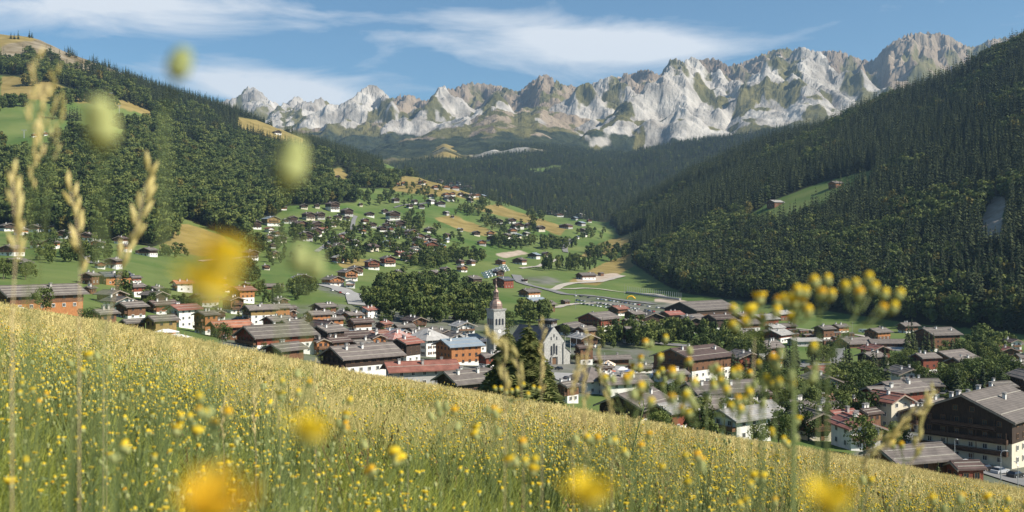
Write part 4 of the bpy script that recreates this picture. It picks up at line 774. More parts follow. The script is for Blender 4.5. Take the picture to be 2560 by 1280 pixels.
# ------------------------------------------------------------------ trees
def spruce(h, r, levels, n, seed, dense=False):
    g = random.Random(seed); V = []; Fc = []; mi = []
    def tri(a, b, c, m=0): k = len(V); V.extend((a, b, c)); Fc.append((k, k + 1, k + 2)); mi.append(m)
    for k in range(levels):
        t = (k + .5 * g.random()) / levels; z = h * (.07 + .91 * t); rk = r * 1.22 * (1 - t) ** .72 * g.uniform(.82, 1.12) + .12
        m = max(4, int(n * (.55 + .45 * (1 - t)))); off = g.random() * 6.28
        for i in range(m):
            a = off + 6.283 * (i + g.uniform(-.3, .3)) / m; L = rk * g.uniform(.72, 1.15); dr = L * g.uniform(.25, .5); w_ = L * (.34 if not dense else .30)
            c, s = math.cos(a), math.sin(a); z0 = z + g.uniform(-.02, .02) * h
            P = lambda d, sd, dz: (c * d - s * sd, s * d + c * sd, z0 + dz)
            if not dense:
                tri(P(0, 0, .035 * h), P(.55 * L, w_, -.45 * dr), P(L, 0, -dr)); tri(P(0, 0, .035 * h), P(L, 0, -dr), P(.55 * L, -w_, -.45 * dr))
            else:
                for q in range(9):                     # one bough = a spine of hanging sprays
                    f = (q + .6) / 9; zz = -dr * f + .10 * L * math.sin(f * 3.1); sp = w_ * (1.25 - f * .7) * g.uniform(.8, 1.3); b0 = P(f * L, 0, zz)
                    for sd in (-1, 1):
                        e = P(f * L + sp * .9, sd * sp, zz - sp * g.uniform(.15, .55)); e2 = P(f * L + sp * .15, sd * sp * .75, zz - sp * g.uniform(.5, 1.0))
                        tri(b0, e, P(f * L + .12 * L, 0, zz - .03 * L)); tri(b0, e2, e)
                tri(P(.85 * L, .06 * L, -dr * .85), P(1.08 * L, 0, -dr * .95), P(.85 * L, -.06 * L, -dr * .85))
    tri((.1, 0, h * .94), (-.1, .08, h * .94), (0, 0, h * 1.0)); tri((0, .1, h * .94), (0, -.1, h * .94), (0, 0, h * 1.0))
    return V, Fc, mi
def trunkmesh(h, r, name='trunk', limbs=0, seed=0, m='bark'):
    mb = MB(); g = random.Random(seed); mb.tube([(0, 0, -.8), (.05 * h * g.uniform(-.3, .3), 0, h * .5), (0, 0, h)], [r, r * .7, r * .15], 6)
    for i in range(limbs):
        a = 6.283 * i / limbs + g.random(); z = h * g.uniform(.4, .7); l = h * g.uniform(.35, .5)
        mb.tube([(0, 0, z), (math.cos(a) * l * .5, math.sin(a) * l * .5, z + l * .35), (math.cos(a) * l, math.sin(a) * l, z + l * .75)], [r * .5, r * .3, r * .1], 4)
    return mb.mesh(name, [m])
def leafcrown(h, w_, n, seed, size=1.0, low=.18, tall=1.0, jit=.38):
    g = np.random.default_rng(seed); nl = 11; C = []
    for i in range(nl):
        z = g.uniform(low + .12, .86); rr = w_ * .5 * math.sin(math.pi * min(1, max(.12, (z - low) / (1.02 - low)))) ** .6; a = g.uniform(0, 6.283)
        C.append((math.cos(a) * rr * .62, math.sin(a) * rr * .62, z * h, w_ * g.uniform(.17, .27)))
    C.append((0, 0, h * .60, w_ * .30)); C.append((0, 0, h * .82, w_ * .20)); C = np.array(C)
    k = g.integers(0, len(C), n); d = g.normal(size=(n, 3)); d /= np.linalg.norm(d, axis=1)[:, None]
    rad = C[k, 3] * (g.random(n) ** .25); P = C[k, :3] + d * rad[:, None] * np.array([1, 1, .85 * tall])
    nrm = d + g.normal(size=(n, 3)) * jit; nrm /= np.linalg.norm(nrm, axis=1)[:, None]
    t = np.cross(nrm, g.normal(size=(n, 3))); t /= np.linalg.norm(t, axis=1)[:, None]; b = np.cross(nrm, t); s = size * g.uniform(.5, 1.1, n)[:, None]
    V = np.stack([P - t * s * .5, P + b * s * .42, P + t * s * .6, P - b * s * .42], 1).reshape(-1, 3)
    return V, np.arange(4 * n).reshape(n, 4)
SPR = [spruce(24, 3.9, 15, 9, 1), spruce(26, 3.3, 16, 9, 2), spruce(21, 4.2, 13, 9, 3)]
SPC = [npmesh('crown', v, f, ['spruce']) for v, f, m in SPR]; SPT = [trunkmesh(h, .34, seed=i) for i, h in enumerate((23, 25, 20))]
LOWS = []
for i in range(3):
    v, f, m = spruce((22, 26, 19)[i], (3.6, 3.3, 3.9)[i], 9, 7, 20 + i); LOWS.append(npmesh('forest', v, f, ['spruce']))
LC = [npmesh('crown', *leafcrown(13, 11, 900, s, .95), ['leaf']) for s in range(4)] + [npmesh('crown', *leafcrown(17, 8.5, 900, 9, .95, tall=1.3), ['leaf']), npmesh('crown', *leafcrown(12, 9, 800, 11, .9), ['leafy'])]
LT = [trunkmesh(h, .3, limbs=5, seed=40 + h) for h in (9, 12)]
LOWB = [npmesh('forest', *leafcrown(15, 11, 320, 60 + i, 1.9, low=.05, jit=.22), [('leaf', 'leaf', 'leafy')[i]]) for i in range(3)]
def gl(A, x, y):
    c = np.clip(((x / y * F + 1280 - PX[0]) / 7.5).astype(int), 0, NC - 1); r = np.clip(((np.log(y) - LY0) / LYS).astype(int), 0, NR - 1); return A[r, c]
def scatter(name, proto, P, S, rz, label, tilt=None):
    me = bpy.data.meshes.new(name); me.vertices.add(len(P)); me.vertices.foreach_set('co', np.asarray(P, np.float32).ravel())
    a = me.attributes.new('scl', 'FLOAT_VECTOR', 'POINT'); S = np.asarray(S, np.float32); S = S if S.ndim == 2 else np.repeat(S[:, None], 3, 1); a.data.foreach_set('vector', np.ascontiguousarray(S).ravel())
    b = me.attributes.new('rot', 'FLOAT_VECTOR', 'POINT'); E = np.zeros((len(P), 3), np.float32); E[:, 2] = rz
    if tilt is not None: E[:, :2] = tilt
    b.data.foreach_set('vector', E.ravel()); o = obj(name, me)
    ng = bpy.data.node_groups.new('scatter', 'GeometryNodeTree'); ng.interface.new_socket('Geometry', in_out='INPUT', socket_type='NodeSocketGeometry'); ng.interface.new_socket('Geometry', in_out='OUTPUT', socket_type='NodeSocketGeometry')
    N = ng.nodes; L = ng.links; gi = N.new('NodeGroupInput'); go = N.new('NodeGroupOutput'); ip = N.new('GeometryNodeInstanceOnPoints'); oi = N.new('GeometryNodeObjectInfo')
    oi.inputs['Object'].default_value = proto; oi.inputs['As Instance'].default_value = True; oi.transform_space = 'ORIGINAL'
    na_ = N.new('GeometryNodeInputNamedAttribute'); na_.data_type = 'FLOAT_VECTOR'; na_.inputs[0].default_value = 'scl'
    nb_ = N.new('GeometryNodeInputNamedAttribute'); nb_.data_type = 'FLOAT_VECTOR'; nb_.inputs[0].default_value = 'rot'
    er = N.new('FunctionNodeEulerToRotation'); L.new(nb_.outputs['Attribute'], er.inputs[0])
    L.new(gi.outputs[0], ip.inputs['Points']); L.new(oi.outputs['Geometry'], ip.inputs['Instance']); L.new(er.outputs[0], ip.inputs['Rotation']); L.new(na_.outputs['Attribute'], ip.inputs['Scale']); L.new(ip.outputs[0], go.inputs[0])
    md = o.modifiers.new('scatter', 'NODES'); md.node_group = ng
    return tag(o, label, kind='stuff')
def sample(mask, ymin, ymax, xmin, xmax, spacing, tall=22):
    n = int((xmax - xmin) * (ymax - ymin) / spacing ** 2)
    gx_ = int((xmax - xmin) / spacing); gy_ = int((ymax - ymin) / spacing)
    X, Yy = np.meshgrid(xmin + spacing * np.arange(gx_), ymin + spacing * np.arange(gy_)); X = X.ravel() + rng.uniform(-.6, .6, X.size) * spacing; Yy = Yy.ravel() + rng.uniform(-.6, .6, Yy.size) * spacing
    k = (np.abs(X / Yy * F) < 1700) & gl(mask, X, Yy); X, Yy = X[k], Yy[k]; Zz = Hz(X, Yy)
    k = ~hidden(X, Yy, Zz + tall); return X[k], Yy[k], Zz[k]
FL = {}
fx = []; 
for nm, (msk, a_, b_, c_, d_, sp) in dict(left=(onL, 950, 3000, -1900, 0, 10.2), right=(onR, 600, 2700, 60, 1500, 6.6), far=(onM, 2500, 4800, -700, 1700, 11.5)).items():
    FL[nm] = sample(msk, a_, b_, c_, d_, sp)
# thin the rocky slope, keep clumps on the pastures
pasture = np.zeros(Z.shape, bool); pasture |= inpoly(PXG, PYG, CLEAR[0]) & (YG > 1000); scree = inpoly(PXG, PYG, CLEAR[2]) & (YG > 2000)
for msk, th in ((pasture, .40), (scree, .42)):
    X, Yy, Zz = sample(msk, 1000, 2700, -1900, -300, 8.5); k = fbm(X / 70., Yy / 110., 3) > th; FL['left'] = tuple(np.r_[a, b[k]] for a, b in zip(FL['left'], (X, Yy, Zz)))
protos = {}
def fproto(me, x, y, lab):
    o = obj('forest', me, loc=(x, y, float(Hz(x, y)))); return tag(o, lab, kind='stuff')
lab = {'left': 'mixed dark green forest covering the left mountainside', 'right': 'dense dark spruce forest covering the right slope', 'far': 'distant bluish spruce forest closing the valley'}
SPRUCES = []; BROAD = []
for nm, (X, Yy, Zz) in FL.items():
    n = len(X); nz1 = fbm(X / 160., Yy / 220., 4); rnd = rng.random(n)
    if nm == 'far': br = rnd < .05
    elif nm == 'right': br = (nz1 + .35 * (rnd - .5) > .40) | ((Yy < 1500) & (X < 380) & (rnd < .22))
    else: br = (nz1 * .8 + (2150 - Yy) / 900. + .8 * (rnd - .5) > .12) & (Yy < 2500)
    yl = br & (rng.random(n) < (.05 if nm != 'right' else .16)); sp_i = rng.integers(0, 3, n)
    # the largest trees in view of each slope become trees of their own
    own = np.zeros(n, bool)
    if nm == 'right':
        vis = ~hidden(X, Yy, Zz + 10); pxx = X / Yy * F + 1280; c = np.where(vis & ~br & (pxx > 1450) & (pxx < 2600))[0]; c = c[np.argsort(Yy[c])][:230]; own[c] = True
        for i in c: SPRUCES.append((X[i], Yy[i], Zz[i]))
    S = rng.uniform(.72, 1.15, n) * (1.22 if nm == 'left' else 1.22 if nm == 'right' else 1.0) * np.where((Yy > 2250) & (nm == 'left'), .78, 1.0)
    for v in range(3):
        k = ~br & ~own & (sp_i == v)
        if nm == 'left': pass
        i0 = np.where(k)[0][0]; po = fproto(LOWS[v], X[i0], Yy[i0], lab[nm]) if (nm, v) not in protos else None
        S3 = np.stack([S * rng.uniform(.9, 1.15, n), S * rng.uniform(.9, 1.15, n), S * rng.uniform(.85, 1.2, n)], 1)
        scatter('forest', po, np.stack([X, Yy, Zz - .5], 1)[k], S3[k], rng.uniform(0, 6.28, k.sum()), lab[nm])
    for v in range(3):
        k = br & (yl if v == 2 else (~yl & (sp_i % 2 == v)))
        if k.sum() < 2: continue
        i0 = np.where(k)[0][0]; po = fproto(LOWB[v], X[i0], Yy[i0], lab[nm])
        scatter('forest', po, np.stack([X, Yy, Zz - .5], 1)[k], (S * (1.45 if nm == 'left' else 1.15))[k], rng.uniform(0, 6.28, k.sum()), lab[nm])
    print('FOREST', nm, n)
def tree(kind, x, y, z, h, name, label, group, v=None, wd=1.0):
    if kind == 's':
        i = random.randrange(3) if v is None else v; s = h / (24, 26, 21)[i]; me, tm, ts_ = SPC[i], SPT[i], s
    else:
        i = random.randrange(5) if v is None else v; s = h / (13, 13, 13, 13, 17, 12)[i]; me, tm = LC[i], LT[1 if i == 4 else 0]
    e = empty(name, (x, y, z), random.uniform(0, 6.28), label, 'tree', group); e.scale = (s * wd, s * wd, s)
    obj('trunk', tm, e); obj('crown', me, e); return e
for x, y, z in SPRUCES: tree('s', x, y, z, random.uniform(21, 34), 'spruce_tree', 'tall dark spruce at the foot of the right forest', 'spruces at the forest foot')
# trees between the houses: (column, foot row, spread, spread, how many, kind, height range, phrase)
CL = [(1750, 1030, 130, 20, 16, 'b', 6, 10, 'dark tree behind the meadow edge below the white terrace'), (2030, 1030, 70, 30, 14, 'b', 7, 11, 'dark tree right of the flower clump'), (2160, 1010, 60, 22, 12, 'b', 7, 11, 'dark tree above the cream red roofed house'), (1980, 935, 60, 18, 9, 's', 10, 16, 'spruce below the roundabout'), (2420, 900, 120, 12, 14, 'b', 7, 12, 'tree behind the chalet hotel'), (2300, 905, 40, 12, 7, 's', 11, 17, 'spruce beside the caravan pitch'), (2460, 1000, 80, 14, 9, 's', 9, 14, 'spruce above the big apartments'), (2050, 1090, 60, 14, 8, 'b', 5, 9, 'tree by the hidden red roofed house'), (820, 600, 160, 34, 40, 'b', 7, 12, 'tree on the forest terraces'), (960, 600, 110, 36, 36, 'b', 7, 12, 'tree between the hillside chalets'), (1080, 500, 130, 22, 26, 'b', 7, 12, 'tree in the highest hamlet'), (1100, 600, 70, 26, 16, 'b', 8, 13, 'tree by the striped fields'), (1290, 575, 70, 14, 16, 'b', 8, 13, 'tree among the lower chalets'), (700, 640, 70, 30, 14, 'b', 6, 11, 'tree on the lower fields'), (130, 610, 110, 16, 14, 'b', 6, 10, 'tree in the left hamlet row'), (330, 760, 90, 20, 10, 'b', 4, 8, 'garden shrub in the lower left row'), (650, 800, 70, 26, 9, 'b', 4, 7, 'garden tree among the left village roofs'), (1020, 850, 80, 20, 7, 'b', 3.5, 6, 'garden tree among the old village roofs'), (1060, 798, 120, 12, 15, 'b', 9, 16, 'leafy tree at the foot of the river wood'), (940, 772, 40, 22, 14, 'b', 8, 13, 'leafy tree by the playground'), (1180, 806, 50, 10, 10, 'b', 9, 15, 'leafy tree right behind the church tower'), (680, 745, 60, 14, 8, 'b', 6, 10, 'tree above the stepped roofs'), (470, 775, 40, 16, 7, 'b', 5, 9, 'garden tree between ochre barn and ochre chalet'), (860, 800, 60, 20, 8, 'b', 4, 7, 'garden tree in the old village'), (1640, 840, 80, 10, 14, 'b', 7, 12, 'tree below the dark porch gable'), (1010, 735, 70, 28, 22, 'b', 11, 18, 'leafy tree in the river wood left of the church'), (1100, 760, 90, 34, 17, 'b', 12, 19, 'leafy tree in the river wood below the green field'), (1170, 775, 50, 22, 14, 'b', 12, 20, 'large leafy tree left of the church tower'), (1330, 800, 40, 14, 10, 'b', 9, 15, 'leafy tree behind the church roof'),
 (750, 588, 60, 22, 9, 'b', 9, 15, 'round tree among the forest terraces'), (838, 572, 36, 8, 9, 'b', 9, 14, 'dark tree in the grove amid the terraces'), (862, 648, 56, 14, 15, 'b', 8, 14, 'tree in the hedge across the green slope'), (1000, 622, 70, 14, 14, 'b', 8, 15, 'tree on the middle hillside'),
 (1130, 650, 100, 14, 24, 'b', 10, 17, 'tree in the wood along the river lane'), (1060, 668, 60, 10, 12, 'b', 9, 15, 'tree below the red chalets'), (1330, 618, 120, 8, 28, 'b', 12, 18, 'tree in the line along the far stream'), (1180, 535, 50, 12, 14, 'b', 9, 15, 'tree in the hedge between the striped fields'), (1222, 562, 26, 10, 8, 'b', 9, 14, 'tree at the hedge end above the striped fields'),
 (1240, 510, 40, 12, 10, 'b', 9, 15, 'tree on the spur above the striped fields'), (1335, 548, 30, 16, 10, 'b', 10, 17, 'tree at the spur end above the valley mouth'), (1420, 675, 66, 6, 18, 'b', 15, 21, 'slender tree in the row before the valley mouth'), (1520, 640, 50, 16, 16, 'b', 11, 18, 'tree at the foot of the right spur'), (1040, 560, 30, 22, 12, 'b', 10, 16, 'tree in the grove beside the striped fields'),
 (640, 620, 30, 16, 10, 'b', 9, 14, 'tree at the forest foot by the ochre chalet'), (620, 695, 46, 14, 10, 'b', 8, 13, 'tree above the terracotta roof'), (190, 645, 100, 20, 18, 'b', 7, 12, 'garden tree in the left hamlet'), (440, 640, 34, 6, 6, 'b', 7, 11, 'bushy tree at the dry bank'), (745, 738, 50, 14, 9, 'b', 8, 13, 'tree beside the hotel forecourt'),
 (30, 690, 60, 12, 8, 'b', 7, 11, 'garden tree above the long barn'), (1000, 470, 120, 22, 16, 'b', 9, 15, 'tree near the highest hamlet'), (930, 500, 60, 16, 14, 'b', 9, 15, 'tree above the middle hillside'), (1480, 590, 40, 10, 8, 'b', 9, 15, 'tree beyond the far bend'),
 (1560, 862, 80, 14, 14, 'b', 8, 14, 'tree behind the market roof'), (1740, 856, 110, 12, 22, 'b', 7, 13, 'tree along the stream behind the brown apartment roof'), (1830, 905, 90, 22, 18, 'b', 8, 14, 'tree behind the yellow buds'), (1900, 960, 90, 34, 16, 's', 10, 17, 'dark spruce behind the yellow flowers'), (1930, 1000, 70, 30, 12, 'b', 8, 13, 'dark tree behind the flower stems'),
 (2130, 955, 60, 24, 9, 's', 11, 18, 'spruce right of the roundabout'), (2210, 965, 60, 26, 10, 's', 10, 16, 'spruce in the grove below the pool'), (2120, 990, 70, 24, 10, 'b', 7, 12, 'leafy tree below the roundabout'), (2250, 930, 60, 14, 8, 'b', 6, 10, 'tree beside the caravan'), (2350, 985, 60, 18, 10, 'b', 7, 11, 'leafy tree above the apartment roof'), (2480, 965, 70, 26, 16, 'b', 8, 13, 'tree right of the broad grey roof'),
 (2470, 880, 80, 14, 12, 'b', 8, 14, 'tree by the football field'), (2050, 905, 26, 6, 6, 'b', 7, 11, 'tree on the roundabout'), (2040, 848, 110, 8, 14, 'b', 3, 5, 'shrub on the campsite'), (2270, 880, 14, 6, 2, 's', 17, 20, 'lone spruce before the chalet hotel'), (2380, 905, 10, 4, 2, 's', 13, 15, 'spruce at the chalet hotel corner'), (2130, 1060, 50, 22, 6, 'b', 6, 10, 'tree left of the cream red roofed house'), (2230, 1125, 26, 8, 4, 'b', 5, 7, 'shrub before the cream red roofed house'),
 (1490, 855, 40, 14, 7, 's', 9, 14, 'spruce between church and village hall'), (780, 812, 30, 10, 4, 'b', 4, 6, 'shrub beside the white gabled house'), (960, 806, 18, 6, 3, 'b', 4, 5, 'shrub by the dark brown roof'), (1060, 872, 10, 4, 2, 'b', 4, 5, 'pale green shrub before the white town house'), (1420, 905, 20, 4, 3, 'b', 3, 4, 'small round tree on the church square')]
PEND = []
for (cx_, cy_, rx, ry, n, kd, h0, h1_, ph) in CL:
    for i in range(int(n * (1.7 if kd == 'b' else 1.2))):
        a = random.uniform(0, 6.283); q = math.sqrt(random.random()); px, py = cx_ + rx * q * math.cos(a), cy_ + ry * q * math.sin(a)
        x, y, z = hit(px, py)
        if any(abs(x - h['o'].location.x) < h['W'] * .62 and abs(y - h['o'].location.y) < h['W'] * .62 for h in HOUSES): continue
        if kd == 'b': PEND.append((y, x, z - .2, random.uniform(h0, h1_) * 1.1, ph)); continue
        tree('b' if kd == 'b' else 's', x, y, z - .2, random.uniform(h0, h1_), 'leafy_tree' if kd == 'b' else 'spruce_tree', ph, 'trees: ' + ph, v=(4 if (kd == 'b' and ph.startswith('slender')) else None), wd=.8 if ph.startswith('slender') else 1.0)
for i in range(34):
    px, Y = random.uniform(1640, 2190), random.uniform(218, 300); x, y, z = at(px, Y)
    if any(abs(x - h['o'].location.x) < h['W'] * .62 and abs(y - h['o'].location.y) < h['W'] * .62 for h in HOUSES): continue
    PEND.append((y, x, z - .2, random.uniform(6, 10), 'dark leafy tree just below the flowery meadow edge'))
PEND.sort()
for y, x, z, h, ph in PEND[:282]:
    tree('b', x, y, z, h, 'leafy_tree', ph, 'trees: ' + ph)
rest = PEND[282:]; rest_v = [i % 3 for i in range(len(rest))]
for v in range(3):
    q = [t for t, k_ in zip(rest, rest_v) if k_ == v]; lb_ = 'many dark leafy trees scattered between the hillside chalets'
    po = tag(obj('hillside_trees', LOWB[0 if v == 2 else v], loc=(q[0][1], q[0][0], q[0][2])), lb_, kind='stuff')
    scatter('hillside_trees', po, [(t[1], t[0], t[2]) for t in q], np.array([[t[3] / 15 * (.55 if t[4].startswith('slender') else 1.0)] * 2 + [t[3] / 15] for t in q]), rng.uniform(0, 6.28, len(q)), lb_)
for px, Y, h, kd, v, ph in [(105, 318, 9, 'b', 0, 'round dark green tree in front of the long barn'), (215, 285, 6.5, 'b', 1, 'dense round bush at the meadow edge'), (408, 560, 10, 'b', 2, 'single tree standing alone on the green slope'), (556, 335, 8, 'b', 3, 'leafy tree left of the red gabled chalet'), (1268, 590, 15, 'b', 1, 'large round tree right of the church tower'), (738, 335, 5, 'b', 2, 'bright green shrub before the slab roofed chalet'),
                           (800, 330, 4, 'b', 0, 'shrub below the orange gable'), (682, 640, 13, 's', 1, 'single slim dark spruce above the hotel roofs'), (1412, 590, 8, 'b', 3, 'light green tree right of the church facade'), (2345, 165, 8, 's', 0, 'young spruce poking above the meadow edge'), (2366, 160, 7, 's', 2, 'second young spruce above the meadow edge'), (1640, 250, 6, 'b', 1, 'dark shrub right of the wide dark gable'), (500, 640, 6, 's', 1, 'small spruce on the dry bank'),
                           (2175, 395, 11, 's', 0, 'silvery fir above the small grey roof'), (660, 338, 3.5, 'b', 1, 'low shrub under the red gabled chalet')]:
    x, y, z = at(px, Y); tree(kd, x, y, z - .2, h, 'leafy_tree' if kd == 'b' else 'spruce_tree', ph, None, v=v)
# the big spruces in front of the church
for px, Y, h, r_, sd, ph in [(1322, 172, 21.0, 6.0, 5, 'great dark spruce towering in front of the church'), (1268, 180, 20.0, 5.6, 6, 'slightly lower spruce leaning on the great spruce'), (1362, 178, 14.5, 4.4, 8, 'short spruce at the right foot of the great spruce')]:
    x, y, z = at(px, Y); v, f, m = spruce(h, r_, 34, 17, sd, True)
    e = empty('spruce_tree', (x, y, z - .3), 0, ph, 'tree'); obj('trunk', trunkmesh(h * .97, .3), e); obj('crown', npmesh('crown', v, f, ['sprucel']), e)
# ------------------------------------------------------------------ cars and street things
PAINT = {n: mat(n + '_car_paint', c, rough=.3, spec=.6) for n, c in dict(white=(.78, .78, .77), silver=(.42, .43, .44), black=(.02, .021, .024), grey=(.13, .135, .14), red=(.36, .03, .025), blue=(.05, .10, .22)).items()}
def carbody(van=False):
    mb = MB(); w_ = .88
    pr = [(-2.1, .30), (2.1, .30), (2.15, .62), (2.0, .82), (1.05, .93), (.35, 1.0), (-1.5, 1.0), (-2.1, .9)] if not van else [(-2.4, .3), (2.4, .3), (2.45, .8), (1.9, 1.1), (1.2, 1.2), (-2.4, 1.2)]
    n = len(pr); P = [(-w_, a, b) for a, b in pr] + [(w_, a, b) for a, b in pr]
    mb.poly(P, [tuple(range(n))[::-1], tuple(range(n, 2 * n))] + [(i, (i + 1) % n, (i + 1) % n + n, i + n) for i in range(n)]); return mb
def cabin(van=False):
    mb = MB(); a = [(-.84, -1.75, 1.0), (.84, -1.75, 1.0), (.84, .85, .97), (-.84, .85, .97), (-.66, -1.35, 1.42), (.66, -1.35, 1.42), (.66, .15, 1.42), (-.66, .15, 1.42)] if not van else [(-.87, -2.38, 1.2), (.87, -2.38, 1.2), (.87, 1.7, 1.19), (-.87, 1.7, 1.19), (-.8, -2.3, 2.0), (.8, -2.3, 2.0), (.8, .9, 2.0), (-.8, .9, 2.0)]
    mb.poly(a, [(0, 1, 5, 4), (1, 2, 6, 5), (2, 3, 7, 6), (3, 0, 4, 7)], 1); mb.poly([a[4], a[5], a[6], a[7]], [(0, 1, 2, 3)], 0); return mb
def wheel(): mb = MB(); mb.lathe([(.32, -.1), (.34, 0), (.32, .1)], 12, mi=0); mb.lathe([(.18, .1), (.16, .115)], 8, mi=1); return mb
CARM = {}
def car_mesh(c, van):
    k = (c, van)
    if k not in CARM: CARM[k] = (carbody(van).mesh('body', [PAINT[c]]), cabin(van).mesh('cabin', [PAINT[c], 'glass']))
    return CARM[k]
WH = wheel().mesh('wheel', ['black', 'steel'])
mb = MB(); mb.box((0, 0, 0), (.3, .06, .14)); LAMP = mb.mesh('headlight', ['frame'])
def car(x, y, z, rz, c, label, group, van=False):
    e = empty('parked_van' if van else 'parked_car', (x, y, z), rz, label, 'van' if van else 'car', group); b, k = car_mesh(c, van); obj('body', b, e); obj('cabin', k, e)
    for sx in (-1, 1):
        for sy in (-1.3, 1.3): obj('wheel', WH, e, (sx * .84, sy, .34), (0, R(90) * sx, 0))
        obj('headlight', LAMP, e, (sx * .6, 2.1, .66))
def onemesh(c, van=False):
    a = carbody(van); b = cabin(van); a.poly(b.v, b.f, 0); a.m[-len(b.f):] = b.m
    for sx in (-1, 1):
        for sy in (-1.3, 1.3): a.box((sx * .84, sy, .3), (.2, .6, .6), 2)
    return a.mesh('car', [PAINT[c], 'glass', 'black'])
ONE = {c: onemesh(c) for c in PAINT}; ONEV = onemesh('white', True)
colr = ['white'] * 4 + ['silver'] * 3 + ['black'] * 3 + ['grey'] * 3 + ['red', 'blue']
for r_ in range(3):                          # field car park below the forest
    for i in range(24):
        t = i / 23; px = 1440 + 235 * t + random.uniform(-3, 3); py = 741 + 34 * t + 7 * r_ + (4 if r_ else 0); 
        if random.random() < .14: continue
        x, y, z = hit(px, py); c = random.choice(colr); o = obj('parked_car', ONE[c], loc=(x, y, z + .1), rot=(0, 0, R(random.choice((20, 200)) + random.uniform(-6, 6))))
        tag(o, f'{c} car in the rows of the field car park', 'car', f'{c} cars in the field car park')
def caravan_mesh():
    mb = MB(); pr = [(-2.8, .5), (2.8, .5), (3.0, 1.2), (2.5, 2.6), (-2.6, 2.7), (-3.0, 1.4)]; n = len(pr); P = [(-1.1, a, b) for a, b in pr] + [(1.1, a, b) for a, b in pr]
    mb.poly(P, [tuple(range(n))[::-1], tuple(range(n, 2 * n))] + [(i, (i + 1) % n, (i + 1) % n + n, i + n) for i in range(n)]); [mb.box((s * 1.1, q, 1.8), (.06, 1.2, .6), 1) for s in (-1, 1) for q in (-1.4, 1.2)]; [mb.box((s * .9, 0, .3), (.2, .6, .6), 2) for s in (-1, 1)]; return mb.mesh('caravan', [PAINT['white'], 'glass', 'black'])
CV = caravan_mesh()
for r_ in range(3):
    for i in range(7):
        x, y, z = hit(1210 + 8.5 * i + 3 * r_, 690 - 3.0 * i + 5.0 * r_ - 4); tag(obj('caravan', CV, loc=(x, y, z), rot=(0, 0, R(70 + random.uniform(-8, 8)))), 'white motorhome in the rows beside the red brown apartment chalet', 'motorhome', 'motorhomes parked by the field')
for px, py, l in [(2277, 910, 'white caravan standing alone below the pool'), (2157, 832, 'white motorhome at the top of the campsite'), (2180, 838, 'white caravan beside the topmost motorhome')]:
    x, y, z = hit(px, py); tag(obj('caravan', CV, loc=(x, y, z), rot=(0, 0, R(60))), l, 'motorhome')
mb = MB(); mb.box((0, 0, 1.3), (3.4, 7, 2.6), 0); mb.prism([(-2, 2.6), (2, 2.6), (0, 3.3)], -3.8, 3.8, 1); mb.box((1.72, 1, 1.5), (.06, 1.4, .9), 2); mb.box((1.72, -1.6, 1.2), (.06, .9, 1.9), 2); MH = mb.mesh('mobile_home', ['n', 'Rg', 'glass'])
for i in range(16):
    px = 1985 + (i % 6) * 27 + random.uniform(-6, 6); py = 834 + (i // 6) * 11 + (i % 6) * 1.8; x, y, z = hit(px, py)
    tag(obj('mobile_home', MH, loc=(x, y, z), rot=(0, 0, R(-60 + random.uniform(-8, 8)))), 'small dark holiday cabin on the campsite', 'cabin', 'holiday cabins on the campsite')
k = 0
for t in """2365 222 -60 black;2420 219 -62 white;2465 215 -62 black;2500 213 -62 silver;2540 210 -60 black;2320 240 -60 black;2305 262 30 silver;2440 190 -55 black;2470 187 -55 black;2500 186 -55 white;2530 184 -55 black;2455 176 20 white;2490 177 20 white;2472 171 20 black;2510 172 20 silver;2540 172 20 grey""".split(';'):
    px, Y, rz_, c = t.split(); x, y, z = at(int(px), int(Y)); k += 1
    row = 'along the street before the big apartments' if int(Y) > 200 else 'in the yard below the street'
    car(x, y, z + .2, R(int(rz_) + random.uniform(-5, 5)), c, f'{c} car parked {row}' + {2305: ', beside the cream house', 2320: ', leftmost black one'}.get(int(px), ''), 'cars by the big apartments')
x, y, z = at(2448, 168); car(x, y, z + .2, R(15), 'white', 'white delivery van beside the red barn end', None, True)
for px, py, c in [(1397, 925, 'black'), (1413, 905, 'red'), (1370, 912, 'grey'), (1420, 950, 'black'), (2405, 895, 'white'), (2425, 892, 'silver'), (2440, 903, 'red'), (2455, 893, 'grey'), (2375, 950, 'white'), (2385, 945, 'silver'), (2520, 905, 'white'), (2540, 908, 'white'), (2560, 948, 'white'), (830, 728, 'white'), (850, 733, 'red'), (870, 738, 'silver'), (575, 765, 'black'), (1690, 800, 'blue'), (1700, 802, 'grey'), (1820, 842, 'blue')]:
    x, y, z = hit(px, py); near_ = min(HOUSES, key=lambda h: (h['px'] - px) ** 2 + (h['py'] - py) ** 2)
    car(x, y, z + .2, R(random.choice((-60, 30)) + random.uniform(-10, 10)), c, f'{c} car parked near the ' + ' '.join((near_['label'] or near_['o']['label']).split()[:7]).rstrip(','), 'cars about the village')
